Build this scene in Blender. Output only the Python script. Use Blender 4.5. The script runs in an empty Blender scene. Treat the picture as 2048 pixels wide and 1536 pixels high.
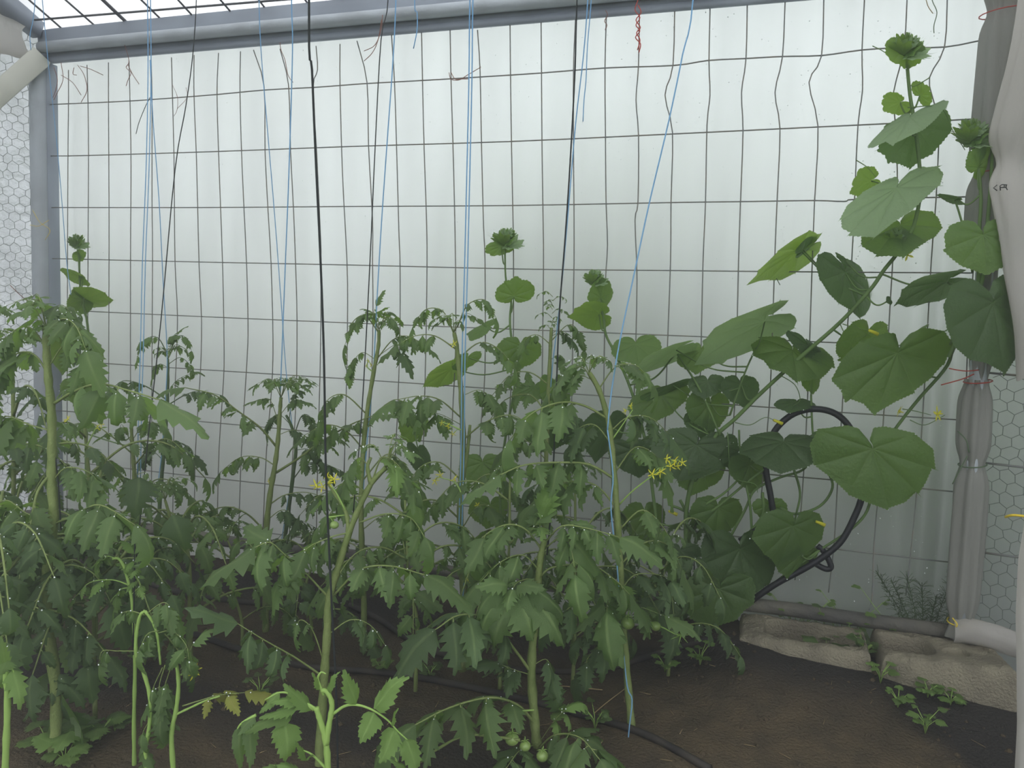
import bpy, math, random
from math import sin, cos, pi, radians, sqrt, atan2
from mathutils import Vector, Matrix, noise
V = Vector
SC = bpy.context.scene
COL = SC.collection

# ------------------------------------------------------------------ camera
FPX, PITCH, ROLL, CH = 1600.0, radians(4.925), radians(1.964), 0.97
Fw = V((0, cos(PITCH), -sin(PITCH)))
R0 = V((1, 0, 0)); U0 = V((0, sin(PITCH), cos(PITCH)))
Rt = R0 * cos(ROLL) + U0 * sin(ROLL)
Up = -R0 * sin(ROLL) + U0 * cos(ROLL)
CAM = V((0, 0, CH))
cd = bpy.data.cameras.new('camera'); cam = bpy.data.objects.new('camera', cd); COL.objects.link(cam)
cd.sensor_width = 36; cd.lens = 36 * FPX / 2048; cd.clip_start = 0.02
m = Matrix.Identity(4)
for i in range(3):
    m[i][0] = Rt[i]; m[i][1] = Up[i]; m[i][2] = -Fw[i]; m[i][3] = CAM[i]
cam.matrix_world = m
SC.camera = cam

# ------------------------------------------------------------------ world and exposure
w = bpy.data.worlds.new('sky'); SC.world = w; w.use_nodes = True
nt = w.node_tree; bg = nt.nodes['Background']
tc = nt.nodes.new('ShaderNodeTexCoord'); sx = nt.nodes.new('ShaderNodeSeparateXYZ')
rp = nt.nodes.new('ShaderNodeValToRGB')
rp.color_ramp.elements[0].position = 0.0; rp.color_ramp.elements[0].color = (.66, .72, .76, 1)
rp.color_ramp.elements[1].position = .8; rp.color_ramp.elements[1].color = (.96, .98, 1, 1)
nt.links.new(tc.outputs['Generated'], sx.inputs[0]); nt.links.new(sx.outputs['Z'], rp.inputs[0])
nt.links.new(rp.outputs[0], bg.inputs[0]); bg.inputs[1].default_value = 3.75
vs = SC.view_settings
vs.view_transform = 'Standard'; vs.look = 'None'; vs.gamma = 1; vs.exposure = -0.10; vs.use_curve_mapping = False
SC.cycles.max_bounces = 8; SC.cycles.diffuse_bounces = 4; SC.cycles.transparent_max_bounces = 12
SC.cycles.caustics_reflective = False; SC.cycles.caustics_refractive = False
SC.cycles.volume_bounces = 0

# ------------------------------------------------------------------ photo -> place helpers
KW, DW = 0.327, 2.60
NRM = sqrt(1 + KW * KW)
US = V((1, -KW, 0)) / NRM          # along the long wall
UQ = V((-KW, -1, 0)) / NRM         # from the wall into the greenhouse
O0 = V((0, DW, 0))
def ray(x, y):
    return Fw + Rt * ((x - 1024) / FPX) + Up * ((768 - y) / FPX)
def W(x, y, q=0.0):                # on the long wall, q metres inside it
    d = ray(x, y)
    n = -UQ
    t = (O0 + UQ * q - CAM).dot(n) / d.dot(n)
    return CAM + d * t
def P(x, y, Y):                    # at depth Y
    d = ray(x, y)
    return CAM + d * (Y / d.y)
def G(x, y, z=0.0):                # on the ground
    d = ray(x, y)
    return CAM + d * ((z - CH) / d.z)
def L(s, q, z): return O0 + US * s + UQ * q + V((0, 0, z))
def WY(x, q=0.0):                  # depth of the wall plane at pixel column x
    return W(x, 700, q).y

# ------------------------------------------------------------------ materials
def mat(name, base=(.5, .5, .5), rough=.6, trans=0.0, tcol=None, spec=.3, metal=0.0, bump=0.0, bscale=40, vary=0.0, noise_col=None, nscale=8.0, coat=0.0):
    M = bpy.data.materials.new(name); M.use_nodes = True
    t = M.node_tree; N = t.nodes; Lk = t.links
    b = N['Principled BSDF']; out = N['Material Output']
    b.inputs['Roughness'].default_value = rough; b.inputs['Metallic'].default_value = metal
    b.inputs['Specular IOR Level'].default_value = spec
    b.inputs['Coat Weight'].default_value = coat
    src = None
    tcn = N.new('ShaderNodeTexCoord')
    rgb = N.new('ShaderNodeRGB'); rgb.outputs[0].default_value = (*base, 1); src = rgb.outputs[0]
    if noise_col:
        nz = N.new('ShaderNodeTexNoise'); nz.inputs['Scale'].default_value = nscale; nz.inputs['Detail'].default_value = 6
        Lk.new(tcn.outputs['Object'], nz.inputs['Vector'])
        r = N.new('ShaderNodeValToRGB'); r.color_ramp.elements[0].position = .38; r.color_ramp.elements[1].position = .66
        Lk.new(nz.outputs['Fac'], r.inputs[0])
        mx = N.new('ShaderNodeMix'); mx.data_type = 'RGBA'
        Lk.new(r.outputs[0], mx.inputs['Factor']); Lk.new(src, mx.inputs['A']); mx.inputs['B'].default_value = (*noise_col, 1)
        src = mx.outputs['Result']
    if vary:
        oi = N.new('ShaderNodeObjectInfo'); hs = N.new('ShaderNodeHueSaturation')
        mr = N.new('ShaderNodeMapRange'); mr.inputs['To Min'].default_value = 1 - vary; mr.inputs['To Max'].default_value = 1 + vary
        Lk.new(oi.outputs['Random'], mr.inputs['Value']); Lk.new(mr.outputs[0], hs.inputs['Value'])
        Lk.new(src, hs.inputs['Color']); src = hs.outputs[0]
    Lk.new(src, b.inputs['Base Color'])
    if bump:
        nb = N.new('ShaderNodeTexNoise'); nb.inputs['Scale'].default_value = bscale; nb.inputs['Detail'].default_value = 4
        Lk.new(tcn.outputs['Object'], nb.inputs['Vector'])
        bp = N.new('ShaderNodeBump'); bp.inputs['Strength'].default_value = bump; bp.inputs['Distance'].default_value = .01
        Lk.new(nb.outputs['Fac'], bp.inputs['Height']); Lk.new(bp.outputs[0], b.inputs['Normal'])
    if trans:
        tr = N.new('ShaderNodeBsdfTranslucent')
        if tcol: tr.inputs[0].default_value = (*tcol, 1)
        else: Lk.new(src, tr.inputs[0])
        mxs = N.new('ShaderNodeMixShader'); mxs.inputs[0].default_value = trans
        Lk.new(b.outputs[0], mxs.inputs[1]); Lk.new(tr.outputs[0], mxs.inputs[2]); Lk.new(mxs.outputs[0], out.inputs[0])
    return M

def leaf_mat(name, top, under, tcol, vein, rough=.42, trans=.4, vary=.25):
    M = mat(name, top, rough, trans, tcol, spec=.5, bump=.4, bscale=110)
    t = M.node_tree; N = t.nodes; Lk = t.links
    b = N['Principled BSDF']
    geo = N.new('ShaderNodeNewGeometry')
    mx = N.new('ShaderNodeMix'); mx.data_type = 'RGBA'
    Lk.new(geo.outputs['Backfacing'], mx.inputs['Factor']); mx.inputs['A'].default_value = (*top, 1); mx.inputs['B'].default_value = (*under, 1)
    at = N.new('ShaderNodeAttribute'); at.attribute_name = 'vein'
    m2 = N.new('ShaderNodeMix'); m2.data_type = 'RGBA'
    ml = N.new('ShaderNodeMath'); ml.operation = 'MULTIPLY'; ml.inputs[1].default_value = .55
    Lk.new(at.outputs['Fac'], ml.inputs[0]); Lk.new(ml.outputs[0], m2.inputs['Factor'])
    Lk.new(mx.outputs['Result'], m2.inputs['A']); m2.inputs['B'].default_value = (*vein, 1)
    tcn = N.new('ShaderNodeTexCoord'); nz = N.new('ShaderNodeTexNoise'); nz.inputs['Scale'].default_value = 14; nz.inputs['Detail'].default_value = 3
    Lk.new(tcn.outputs['Object'], nz.inputs['Vector'])
    oi = N.new('ShaderNodeObjectInfo'); hs = N.new('ShaderNodeHueSaturation')
    ad = N.new('ShaderNodeMath'); ad.operation = 'ADD'
    sb = N.new('ShaderNodeMath'); sb.operation = 'MULTIPLY_ADD'; sb.inputs[1].default_value = .5; sb.inputs[2].default_value = -.25
    Lk.new(nz.outputs['Fac'], sb.inputs[0]); Lk.new(oi.outputs['Random'], ad.inputs[0]); Lk.new(sb.outputs[0], ad.inputs[1])
    mr = N.new('ShaderNodeMapRange'); mr.inputs['To Min'].default_value = 1 - vary; mr.inputs['To Max'].default_value = 1 + vary; mr.clamp = False
    Lk.new(ad.outputs[0], mr.inputs['Value']); Lk.new(mr.outputs[0], hs.inputs['Value'])
    Lk.new(m2.outputs['Result'], hs.inputs['Color']); Lk.new(hs.outputs[0], b.inputs['Base Color'])
    return M

def film_mat(name, tcol, dcol, trans=.8, rough=.35, wrinkle=.25, ws=(3, 3, 3), gloss=.25):
    M = bpy.data.materials.new(name); M.use_nodes = True
    t = M.node_tree; N = t.nodes; Lk = t.links
    b = N['Principled BSDF']; out = N['Material Output']
    b.inputs['Base Color'].default_value = (*dcol, 1); b.inputs['Roughness'].default_value = rough
    b.inputs['Specular IOR Level'].default_value = gloss
    tcn = N.new('ShaderNodeTexCoord'); mp = N.new('ShaderNodeMapping'); mp.inputs['Scale'].default_value = ws
    nz = N.new('ShaderNodeTexNoise'); nz.inputs['Scale'].default_value = 2.0; nz.inputs['Detail'].default_value = 5
    Lk.new(tcn.outputs['Object'], mp.inputs[0]); Lk.new(mp.outputs[0], nz.inputs['Vector'])
    bp = N.new('ShaderNodeBump'); bp.inputs['Strength'].default_value = wrinkle; bp.inputs['Distance'].default_value = .02
    Lk.new(nz.outputs['Fac'], bp.inputs['Height']); Lk.new(bp.outputs[0], b.inputs['Normal'])
    cr = N.new('ShaderNodeMapRange'); cr.inputs['From Min'].default_value = .3; cr.inputs['From Max'].default_value = .7
    cr.inputs['To Min'].default_value = .93; cr.inputs['To Max'].default_value = 1.05
    Lk.new(nz.outputs['Fac'], cr.inputs['Value'])
    hs = N.new('ShaderNodeHueSaturation'); hs.inputs['Color'].default_value = (*tcol, 1); Lk.new(cr.outputs[0], hs.inputs['Value'])
    tr = N.new('ShaderNodeBsdfTranslucent'); Lk.new(hs.outputs[0], tr.inputs[0]); Lk.new(bp.outputs[0], tr.inputs['Normal'])
    mx = N.new('ShaderNodeMixShader'); mx.inputs[0].default_value = trans
    Lk.new(b.outputs[0], mx.inputs[1]); Lk.new(tr.outputs[0], mx.inputs[2]); Lk.new(mx.outputs[0], out.inputs[0])
    return M

MT = dict(
    film=film_mat('greenhouse_film', (.775, .79, .80), (.6, .62, .62), .80, .4, .22, (5, 5, .6)),
    roof_film=film_mat('roof_film', (.84, .85, .86), (.7, .7, .7), .84, .5, .15, (1.5, 3, 1.5)),
    crumpled=film_mat('crumpled_film', (.68, .70, .73), (.7, .7, .75), .85, .3, .8, (14, 14, 14)),
    wrap=film_mat('folded_film', (.6, .6, .56), (.34, .34, .31), .35, .45, .5, (9, 9, 2)),
    wrap2=film_mat('draped_film', (.85, .82, .78), (.55, .53, .50), .45, .4, .4, (7, 7, 2)),
    steel=mat('galvanised_steel', (.46, .50, .54), .5, spec=.4, metal=.1, noise_col=(.38, .41, .44), nscale=12, bump=.2, bscale=60),
    rail=mat('weathered_steel', (.095, .092, .085), .75, spec=.2, noise_col=(.17, .16, .13), nscale=10, bump=.5, bscale=80),
    plank=mat('beam_paint', (.34, .38, .44), .7, noise_col=(.28, .31, .36), nscale=6),
    wire=mat('wire_steel', (.19, .20, .20), .5, spec=.4, noise_col=(.22, .20, .17), nscale=30),
    rebar=mat('roof_wire', (.13, .13, .14), .6, spec=.2),
    hexwire=mat('chicken_wire', (.16, .18, .17), .6, spec=.3),
    wood=mat('white_wood', (.74, .74, .66), .6, noise_col=(.66, .66, .58), nscale=5),
    black_string=mat('black_twine', (.018, .022, .022), .8),
    grey_string=mat('grey_twine', (.08, .10, .10), .8),
    blue_string=mat('blue_twine', (.26, .50, .74), .7, trans=.35, tcol=(.35, .62, .85)),
    red=mat('red_wire', (.50, .07, .05), .5), rust=mat('rusty_wire', (.26, .11, .08), .7),
    yellow=mat('yellow_wire', (.80, .60, .04), .4), greenwire=mat('green_wire', (.10, .16, .08), .6),
    hose=mat('black_hose', (.016, .018, .022), .42, spec=.4, bump=.1, bscale=200),
    drip=mat('drip_hose', (.020, .018, .017), .7, noise_col=(.05, .042, .034), nscale=20),
    concrete=mat('concrete', (.30, .27, .20), .9, spec=.1, noise_col=(.19, .17, .13), nscale=14, bump=.9, bscale=170),
    straw=mat('straw', (.36, .27, .14), .8), droplet=mat('dew', (.85, .9, .9), .05, spec=1.0, coat=1),
    stem=mat('tomato_stem', (.20, .25, .085), .6, spec=.3, noise_col=(.15, .20, .06), nscale=25, bump=.3, bscale=200),
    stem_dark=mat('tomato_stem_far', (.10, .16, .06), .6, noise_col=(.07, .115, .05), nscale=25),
    stem_young=mat('young_stem', (.26, .40, .10), .6, spec=.3),
    cuke_stem=mat('cucumber_stem', (.14, .23, .07), .6, spec=.3, noise_col=(.10, .17, .05), nscale=20),
    petal=mat('yellow_petal', (.78, .74, .06), .6, trans=.35, tcol=(.85, .8, .08)),
    tomato=mat('green_tomato', (.22, .32, .09), .3, spec=.5),
    leaf=leaf_mat('tomato_leaf', (.122, .198, .066), (.17, .25, .11), (.25, .43, .065), (.28, .38, .14), trans=.45),
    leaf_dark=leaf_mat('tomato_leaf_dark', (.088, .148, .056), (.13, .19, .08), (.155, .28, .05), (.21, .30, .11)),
    leaf_young=leaf_mat('tomato_leaf_young', (.16, .27, .065), (.22, .33, .11), (.28, .46, .08), (.30, .45, .14)),
    leaf_yellow=leaf_mat('yellowing_leaf', (.30, .33, .06), (.35, .36, .10), (.45, .45, .08), (.40, .36, .12)),
    cuke=leaf_mat('cucumber_leaf', (.110, .195, .060), (.17, .27, .090), (.28, .46, .04), (.22, .33, .12), vary=.15, trans=.48),
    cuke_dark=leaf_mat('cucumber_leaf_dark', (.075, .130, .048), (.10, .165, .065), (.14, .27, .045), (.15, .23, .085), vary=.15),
    cuke_pale=leaf_mat('cucumber_leaf_pale_sheen', (.27, .38, .21), (.27, .38, .21), (.28, .44, .14), (.30, .42, .19), rough=.7, vary=.1),  # pale gloss of top-lit leaves put into the colour; bud leaves share it
    weed=leaf_mat('weed_leaf', (.11, .21, .045), (.16, .26, .08), (.22, .40, .06), (.2, .3, .1)),
    lawn=mat('outside_grass', (.14, .18, .09), .9, noise_col=(.20, .21, .13), nscale=1.5),
    hedge=mat('hedge_green', (.12, .25, .085), .8, noise_col=(.19, .29, .11), nscale=3),
    ink=mat('black_ink', (.03, .03, .03), .6),
)

# ------------------------------------------------------------------ object helpers
def tag(o, label=None, cat=None, group=None, kind=None):
    if label: o['label'] = label
    if cat: o['category'] = cat
    if group: o['group'] = group
    if kind: o['kind'] = kind
    return o
def empty(name, loc, label, cat, group=None):
    o = bpy.data.objects.new(name, None); COL.objects.link(o); o.location = loc; o.empty_display_size = .05
    return tag(o, label, cat, group)

class MB:
    def __init__(s): s.v = []; s.f = []; s.a = []
    def add(s, vs, fs, a=None):
        n = len(s.v); s.v += [V(p) for p in vs]; s.f += [tuple(i + n for i in f) for f in fs]
        s.a += a if a else [0.0] * len(vs)
    def box(s, c, sx, sy, sz, ax=(V((1, 0, 0)), V((0, 1, 0)), V((0, 0, 1))), bev=.12):
        # chamfered box: two rings of eight corners plus caps
        c = V(c); b = min(sx, sy, sz) * bev
        ring = [(sx/2-b, -sy/2), (sx/2, -sy/2+b), (sx/2, sy/2-b), (sx/2-b, sy/2), (-sx/2+b, sy/2), (-sx/2, sy/2-b), (-sx/2, -sy/2+b), (-sx/2+b, -sy/2)]
        vs = []
        for z, k in ((-sz/2, .96), (-sz/2+b, 1), (sz/2-b, 1), (sz/2, .96)):
            vs += [c + ax[0]*x*k + ax[1]*y*k + ax[2]*z for x, y in ring]
        fs = [tuple(range(7, -1, -1)), tuple(range(24, 32))]
        for r in range(3):
            for i in range(8):
                j = (i + 1) % 8; fs.append((r*8+i, r*8+j, r*8+8+j, r*8+8+i))
        if ax[0].cross(ax[1]).dot(ax[2]) < 0: fs = [tuple(reversed(f)) for f in fs]
        s.add(vs, fs)
    def tube(s, pts, r, n=6, cap=True):
        pts = [V(p) for p in pts]; k = len(pts)
        if k < 2: return
        rs = [r] * k if not hasattr(r, '__len__') else [r[0] + (r[-1] - r[0]) * i / (k - 1) for i in range(k)] if len(r) != k else list(r)
        vs = []; prev = None
        for i, p in enumerate(pts):
            t = (pts[min(i+1, k-1)] - pts[max(i-1, 0)])
            if t.length < 1e-9: t = V((0, 0, 1))
            t.normalize()
            if prev is None:
                a = V((1, 0, 0)) if abs(t.x) < .8 else V((0, 1, 0))
                a = (a - t * a.dot(t)).normalized()
            else:
                a = prev - t * prev.dot(t)
                a = a.normalized() if a.length > 1e-6 else V((1, 0, 0))
            prev = a; bb = t.cross(a)
            vs += [p + (a * cos(2*pi*j/n) + bb * sin(2*pi*j/n)) * rs[i] for j in range(n)]
        fs = []
        for i in range(k - 1):
            for j in range(n):
                j2 = (j + 1) % n; fs.append((i*n+j, i*n+j2, (i+1)*n+j2, (i+1)*n+j))
        if cap: fs.append(tuple(range(n-1, -1, -1))); fs.append(tuple((k-1)*n+j for j in range(n)))
        s.add(vs, fs)
    def ball(s, c, r, nu=10, nv=6, squash=1.0):
        c = V(c); vs = [c + V((0, 0, r*squash))]
        for i in range(1, nv):
            a = pi*i/nv
            vs += [c + V((r*sin(a)*cos(2*pi*j/nu), r*sin(a)*sin(2*pi*j/nu), r*cos(a)*squash)) for j in range(nu)]
        vs.append(c - V((0, 0, r*squash)))
        fs = [(0, 1+j, 1+(j+1) % nu) for j in range(nu)]
        for i in range(nv-2):
            for j in range(nu):
                a = 1+i*nu; fs.append((a+j, a+nu+j, a+nu+(j+1) % nu, a+(j+1) % nu))
        e = 1+(nv-2)*nu; fs += [(e+j, len(vs)-1, e+(j+1) % nu) for j in range(nu)]
        s.add(vs, fs)
    def mesh(s, name, M, org=V((0, 0, 0)), smooth=True, vein=False):
        me = bpy.data.meshes.new(name); me.from_pydata([tuple(v - org) for v in s.v], [], s.f)
        me.materials.append(M)
        if smooth: me.polygons.foreach_set('use_smooth', [True]*len(me.polygons))
        if vein:
            at = me.attributes.new('vein', 'FLOAT', 'POINT'); at.data.foreach_set('value', s.a)
        me.update(); return me
    def build(s, name, M, parent=None, loc=None, smooth=True, vein=False):
        base = V(parent['_w']) if parent is not None and '_w' in parent else (V(parent.location) if parent is not None else V((0, 0, 0)))
        org = V(loc) if loc is not None else (base if parent is not None else V((0, 0, 0)))
        o = bpy.data.objects.new(name, s.mesh(name, M, org, smooth, vein)); COL.objects.link(o)
        if parent is not None: o.parent = parent; o.location = org - base
        else: o.location = org
        if loc is not None and parent is not None: o['_w'] = tuple(org)
        return o

def cat(pts, n=6):
    pts = [V(p) for p in pts]
    if len(pts) < 3: return [pts[0].lerp(pts[-1], i/n) for i in range(n+1)]
    q = [pts[0]*2 - pts[1]] + pts + [pts[-1]*2 - pts[-2]]; out = []
    for i in range(1, len(q)-2):
        a, b, c, d = q[i-1:i+3]
        for k in range(n):
            t = k/n
            out.append(.5*((2*b)+(c-a)*t+(2*a-5*b+4*c-d)*t*t+(3*b-a-3*c+d)*t**3))
    out.append(pts[-1]); return out
def struct(o, kind='structure'): o['kind'] = kind; return o
def sheet(fn, nu, nv):
    mb = MB(); vs = [fn(i/nu, j/nv) for j in range(nv+1) for i in range(nu+1)]
    mb.add(vs, [(j*(nu+1)+i, j*(nu+1)+i+1, (j+1)*(nu+1)+i+1, (j+1)*(nu+1)+i) for j in range(nv) for i in range(nu)]); return mb

# ================================================================== SETTING
SL, SR = -1.965, 1.35                 # ends of the long wall
LD = V((-.80, -.60, 0)); RD = V((.72, -.69, 0)).normalized()
CL = L(SL, 0, 0); CR = L(SR, 0, 0)
# soil
WET = [(1735, 1290), (1760, 1370), (1790, 1430), (1835, 1470), (1900, 1510), (1960, 1560)]
def soil_z(x, y):
    n = noise.noise(V((x*1.7, y*1.7, 0)))*.018 + noise.noise(V((x*6, y*6, 3)))*.008 + noise.noise(V((x*19, y*19, 7)))*.004
    d = DW - KW*x - y                        # rough distance from wall
    if x < .25: n += .03 * math.exp(-((d-.22)/.22)**2) * min(1, (.25-x)*1.5)
    if d < -.02: n -= .03
    kx = min(1, max(0, (x-.42)/.25)); kx = kx*kx*(3-2*kx)
    n += .078*kx*(1 if d < .2 else math.exp(-((d-.2)/.26)**2))
    if x > .72 and d < .14: n -= .07*min(1, (x-.72)/.04)*min(1, (.14-d)/.02)
    return n
def GS(x, y):
    z = 0.0
    for _ in range(5):
        p = G(x, y, z); z = soil_z(p.x, p.y)
    return V((p.x, p.y, z))
WETP = [GS(*p) for p in WET]
def sfn(u, v):
    x = -4.2 + 7.4*u; y = .15 + 4.4*v
    return V((x, y, soil_z(x, y)))
smb = sheet(sfn, 300, 190)
def wetness(p):
    # side of the damp edge line, in ground space
    best = 9; side = 0
    for a, b in zip(WETP[:-1], WETP[1:]):
        ab = b-a; t = max(0, min(1, (p-a).xy.dot(ab.xy)/ab.xy.length_squared)); c = a+ab*t
        dd = (p-c).xy.length
        if dd < best: best = dd; side = ab.x*(p.y-c.y) - ab.y*(p.x-c.x)
    w1 = best if side > 0 else -best
    return w1
sv = []
for p in smb.v:
    wv = max(0, min(1, .5 + wetness(V((p.x, p.y, 0)))*18 + noise.noise(p*9)*.3)) if p.x > .6 else 0
    t = (noise.noise(V((p.x*1.1+4, p.y*1.6, 1)))+.25)*1.3
    # darker moist strips along the planting rows
    d = DW - KW*p.x - p.y
    row = math.exp(-((d-.25)/.16)**2)*.8 + (math.exp(-((d-.95)/.12)**2)*.8 if p.x < .35 else 0)
    sv.append(max(wv, min(1, row + max(0, t)*.35)))
smb.a = sv
SM = mat('soil', (.108, .082, .050), .95, spec=.1, bump=1.0, bscale=120, noise_col=(.072, .058, .038), nscale=14)
t_ = SM.node_tree; b_ = t_.nodes['Principled BSDF']; lk = b_.inputs['Base Color'].links[0].from_socket
a_ = t_.nodes.new('ShaderNodeAttribute'); a_.attribute_name = 'vein'
x_ = t_.nodes.new('ShaderNodeMix'); x_.data_type = 'RGBA'; x_.inputs['B'].default_value = (.036, .033, .030, 1)
t_.links.new(a_.outputs['Fac'], x_.inputs['Factor']); t_.links.new(lk, x_.inputs['A']); t_.links.new(x_.outputs['Result'], b_.inputs['Base Color'])
struct(smb.build('ground', SM, vein=True))
# outdoors
struct(sheet(lambda u, v: V((-14+28*u, -12+28*v, -.12)), 4, 4).build('lawn', MT['lawn']))
rng = random.Random(5)
for k, (s0, s1, dq, h) in enumerate(((-3.2, -.3, .55, 1.35), (-.5, .95, .26, 1.62), (.8, 3.4, .2, 1.8))):
    def hf(u, v, s0=s0, s1=s1, dq=dq, h=h):
        a = v*2*pi; s = s0+(s1-s0)*u; e = sin(pi*min(max(u, .02), .98))**.4
        rr = 1+.25*noise.noise(V((s*4, cos(a)*2, sin(a)*2+dq)))
        return L(s, -dq-.35-.32*cos(a)*e*rr, max(-.12, (h*.5+h*.5*sin(a)*rr)*e))
    tag(sheet(hf, 60, 24).build('hedge', MT['hedge']), ('dark hedge beyond the clouded film, at the ' + ('far corner', 'middle', 'near corner')[k]), 'hedge', kind='structure')

# film of the long wall
def filmf(u, v):
    s = SL+(SR-SL)*u; z = -.03+1.98*v
    o = .005*noise.noise(V((s*3, z*.8, 0))) + .0022*sin(s*41+3*noise.noise(V((s*2, 0, 0))))
    for c, wd, am in ((-1.84, .02, .014), (-1.79, .015, .008), (1.16, .03, .014), (1.22, .02, .018), (1.27, .014, .014), (-.95, .03, .005), (.35, .04, .006)):
        o += am*math.exp(-((s-c)/wd)**2)*(.7+.3*sin(z*4+c*9))
    return L(s, -.035+o, z)
struct(sheet(filmf, 260, 50).build('wall_far', MT['film']))
# roof film, continuing overhead
RS = 0.364; RZ = 2.03
struct(sheet(lambda u, v: L(-4.6+8.4*u, -.10+2.57*v, RZ+.02+RS*(-.07+2.57*v)+.01*noise.noise(V((u*20, v*12, 0)))), 60, 40).build('ceiling', MT['roof_film']))
# end walls: crumpled film behind chicken wire
def endf(c, d, ln, off, amp, fr):
    nn = V((-d.y, d.x, 0))
    def f(u, v):
        p = c + d*ln*u + V((0, 0, -.05+3.9*v))
        return p + nn*(off+amp*(noise.noise(V((u*ln*fr, v*3.9*fr*.8, 2)))+.5*noise.noise(V((u*ln*fr*2.7, v*3.9*fr*2, 6)))))
    return f
struct(sheet(endf(CL, LD, 3.2, -.05, .022, 9), 160, 90).build('wall_left', MT['crumpled']))
struct(sheet(endf(CR, RD, 3.2, .05, .006, 3), 60, 50).build('wall_right', MT['film']))

# ------------------------------------------------------------------ frame: beam, posts, rails
mb = MB(); ax = (US, UQ, V((0, 0, 1)))
mb.box(L(-.1, .005, 1.945), 3.75, .03, .12, ax, .1); 
o = mb.build('eave_plank', MT['plank']); tag(o, 'dark grey plank running along the top edge of the film wall', 'beam')
mb = MB(); mb.tube([L(-1.93+i*.1875, .045, 1.928) for i in range(21)], .021, 14)
o = mb.build('eave_pipe', MT['steel']); tag(o, 'round galvanised pipe running in front of the dark top plank', 'pipe')
mb = MB(); mb.box(L(-.1, .02, 1.886), 3.75, .012, .022, ax, .1)
o = mb.build('eave_batten', MT['plank']); tag(o, 'narrow dark batten clamping the film under the top pipe', 'batten')
mb = MB(); mb.tube([V((CL.x, CL.y, z))+UQ*.02 for z in (-.1, .5, 1.0, 1.5, 1.9)], .038, 20)
o = mb.build('corner_post', MT['steel']); tag(o, 'thick galvanised pipe post at the corner beside the chicken wire', 'post')
mb = MB(); mb.box(V((CL.x, CL.y, .93))+US*.036, .012, .05, 1.9, ax)
o = mb.build('corner_batten', MT['plank']); tag(o, 'dark upright batten edging the film next to the corner post', 'batten')
mb = MB()
rl = [W(*p, .03) for p in [(-40, 1020), (150, 1040), (330, 1062), (450, 1082), (560, 1095), (740, 1115), (1010, 1160), (1500, 1208), (1700, 1235), (1905, 1262)]]
rl = [V((p.x, p.y, .095 + (p.z-.095)*.95)) for p in rl]
mb.tube(cat(rl, 4), .021, 14); o = mb.build('base_rail', MT['rail']); tag(o, 'dirty steel pipe lying along the foot of the film wall', 'pipe')
# end rafter rising from the corner with the roof
mb = MB(); a = L(SL-.0, .02, RZ-.03); b = L(SL, 3.8, RZ-.03+RS*3.78); dd = (b-a).normalized()
mb.box((a+b)/2, .045, (b-a).length, .07, (US, dd, US.cross(dd)), .1)
o = mb.build('end_rafter', MT['plank']); tag(o, 'dark rafter climbing from the corner post towards the ridge', 'rafter')
# white brace board + torn film over it
A3 = V((CL.x, CL.y, 1.875)) + LD*.0 + UQ*.06 + US*.03
d_ = ray(-30, 212); c0 = CL + UQ*.06
nl = V((-LD.y, LD.x, 0)); t = (c0-CAM).dot(nl)/d_.dot(nl); B3 = CAM+d_*t
dd = (B3-A3).normalized(); pn = dd.cross(nl).normalized()
mb = MB(); mb.box((A3+B3)/2+dd*.02, (B3-A3).length+.1, .03, .075, (dd, nl, pn), .12)
o = mb.build('brace_board', MT['wood']); tag(o, 'white painted brace board slanting down from the corner post', 'board')
def tf(u, v):
    base = V((CL.x, CL.y, 1.955)) + UQ*.07 + US*.02 + LD*(.42*u) + V((0, 0, -.02*u+.10*u*u))
    a = v*pi*1.25
    r = .035+.018*sin(u*9)+.012*noise.noise(V((u*9, v*4, 0)))
    return base + V((0, 0, 1))*cos(a)*r*1.6 + UQ*sin(a)*r
o = sheet(tf, 30, 16).build('bunched_film', MT['wrap2']); tag(o, 'bunched cream plastic film draped over the corner above the white board', 'film')
# chicken wire panels
def hexpanel(c, d, s0, s1, z0, z1, size, r, off, name):
    nn = V((-d.y, d.x, 0)); mb = MB(); w_ = size; h_ = size*1.732/2*1.0
    edges = set(); pts = {}
    R_ = size/sqrt(3)
    cols = int((s1-s0)/(size))+2; rows = int((z1-z0)/(R_*1.5))+2
    def key(x, z): return (round(x*2000), round(z*2000))
    for j in range(rows):
        for i in range(cols):
            cx = s0+i*size+(j % 2)*size/2; cz = z0+j*R_*1.5
            k = [(cx+R_*sin(a*pi/3), cz+R_*cos(a*pi/3)) for a in range(6)]
            for a in range(3):
                p, q = k[a], k[a+1]
                kk = tuple(sorted((key(*p), key(*q))))
                if kk in edges: continue
                edges.add(kk)
                pr = []
                for (x, z) in (p, q):
                    jx = noise.noise(V((x*23, z*23, 1)))*size*.2; jz = noise.noise(V((x*23, z*23, 5)))*size*.2
                    pr.append(c+d*(x+jx)+nn*off+V((0, 0, z+jz)))
                mb.tube(pr, r, 3, False)
    return mb.build(name, MT['hexwire'])
tag(hexpanel(CL, LD, .0, .62, .1, 1.95, .036, .0010, .0, 'chicken_wire'), 'chicken wire stretched over crumpled film beside the corner post', 'wire netting')
tag(hexpanel(CR, RD, .03, .55, .18, 1.35, .036, .0010, -.02, 'chicken_wire'), 'chicken wire over cloudy film beyond the film-wrapped post', 'wire netting')

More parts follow.
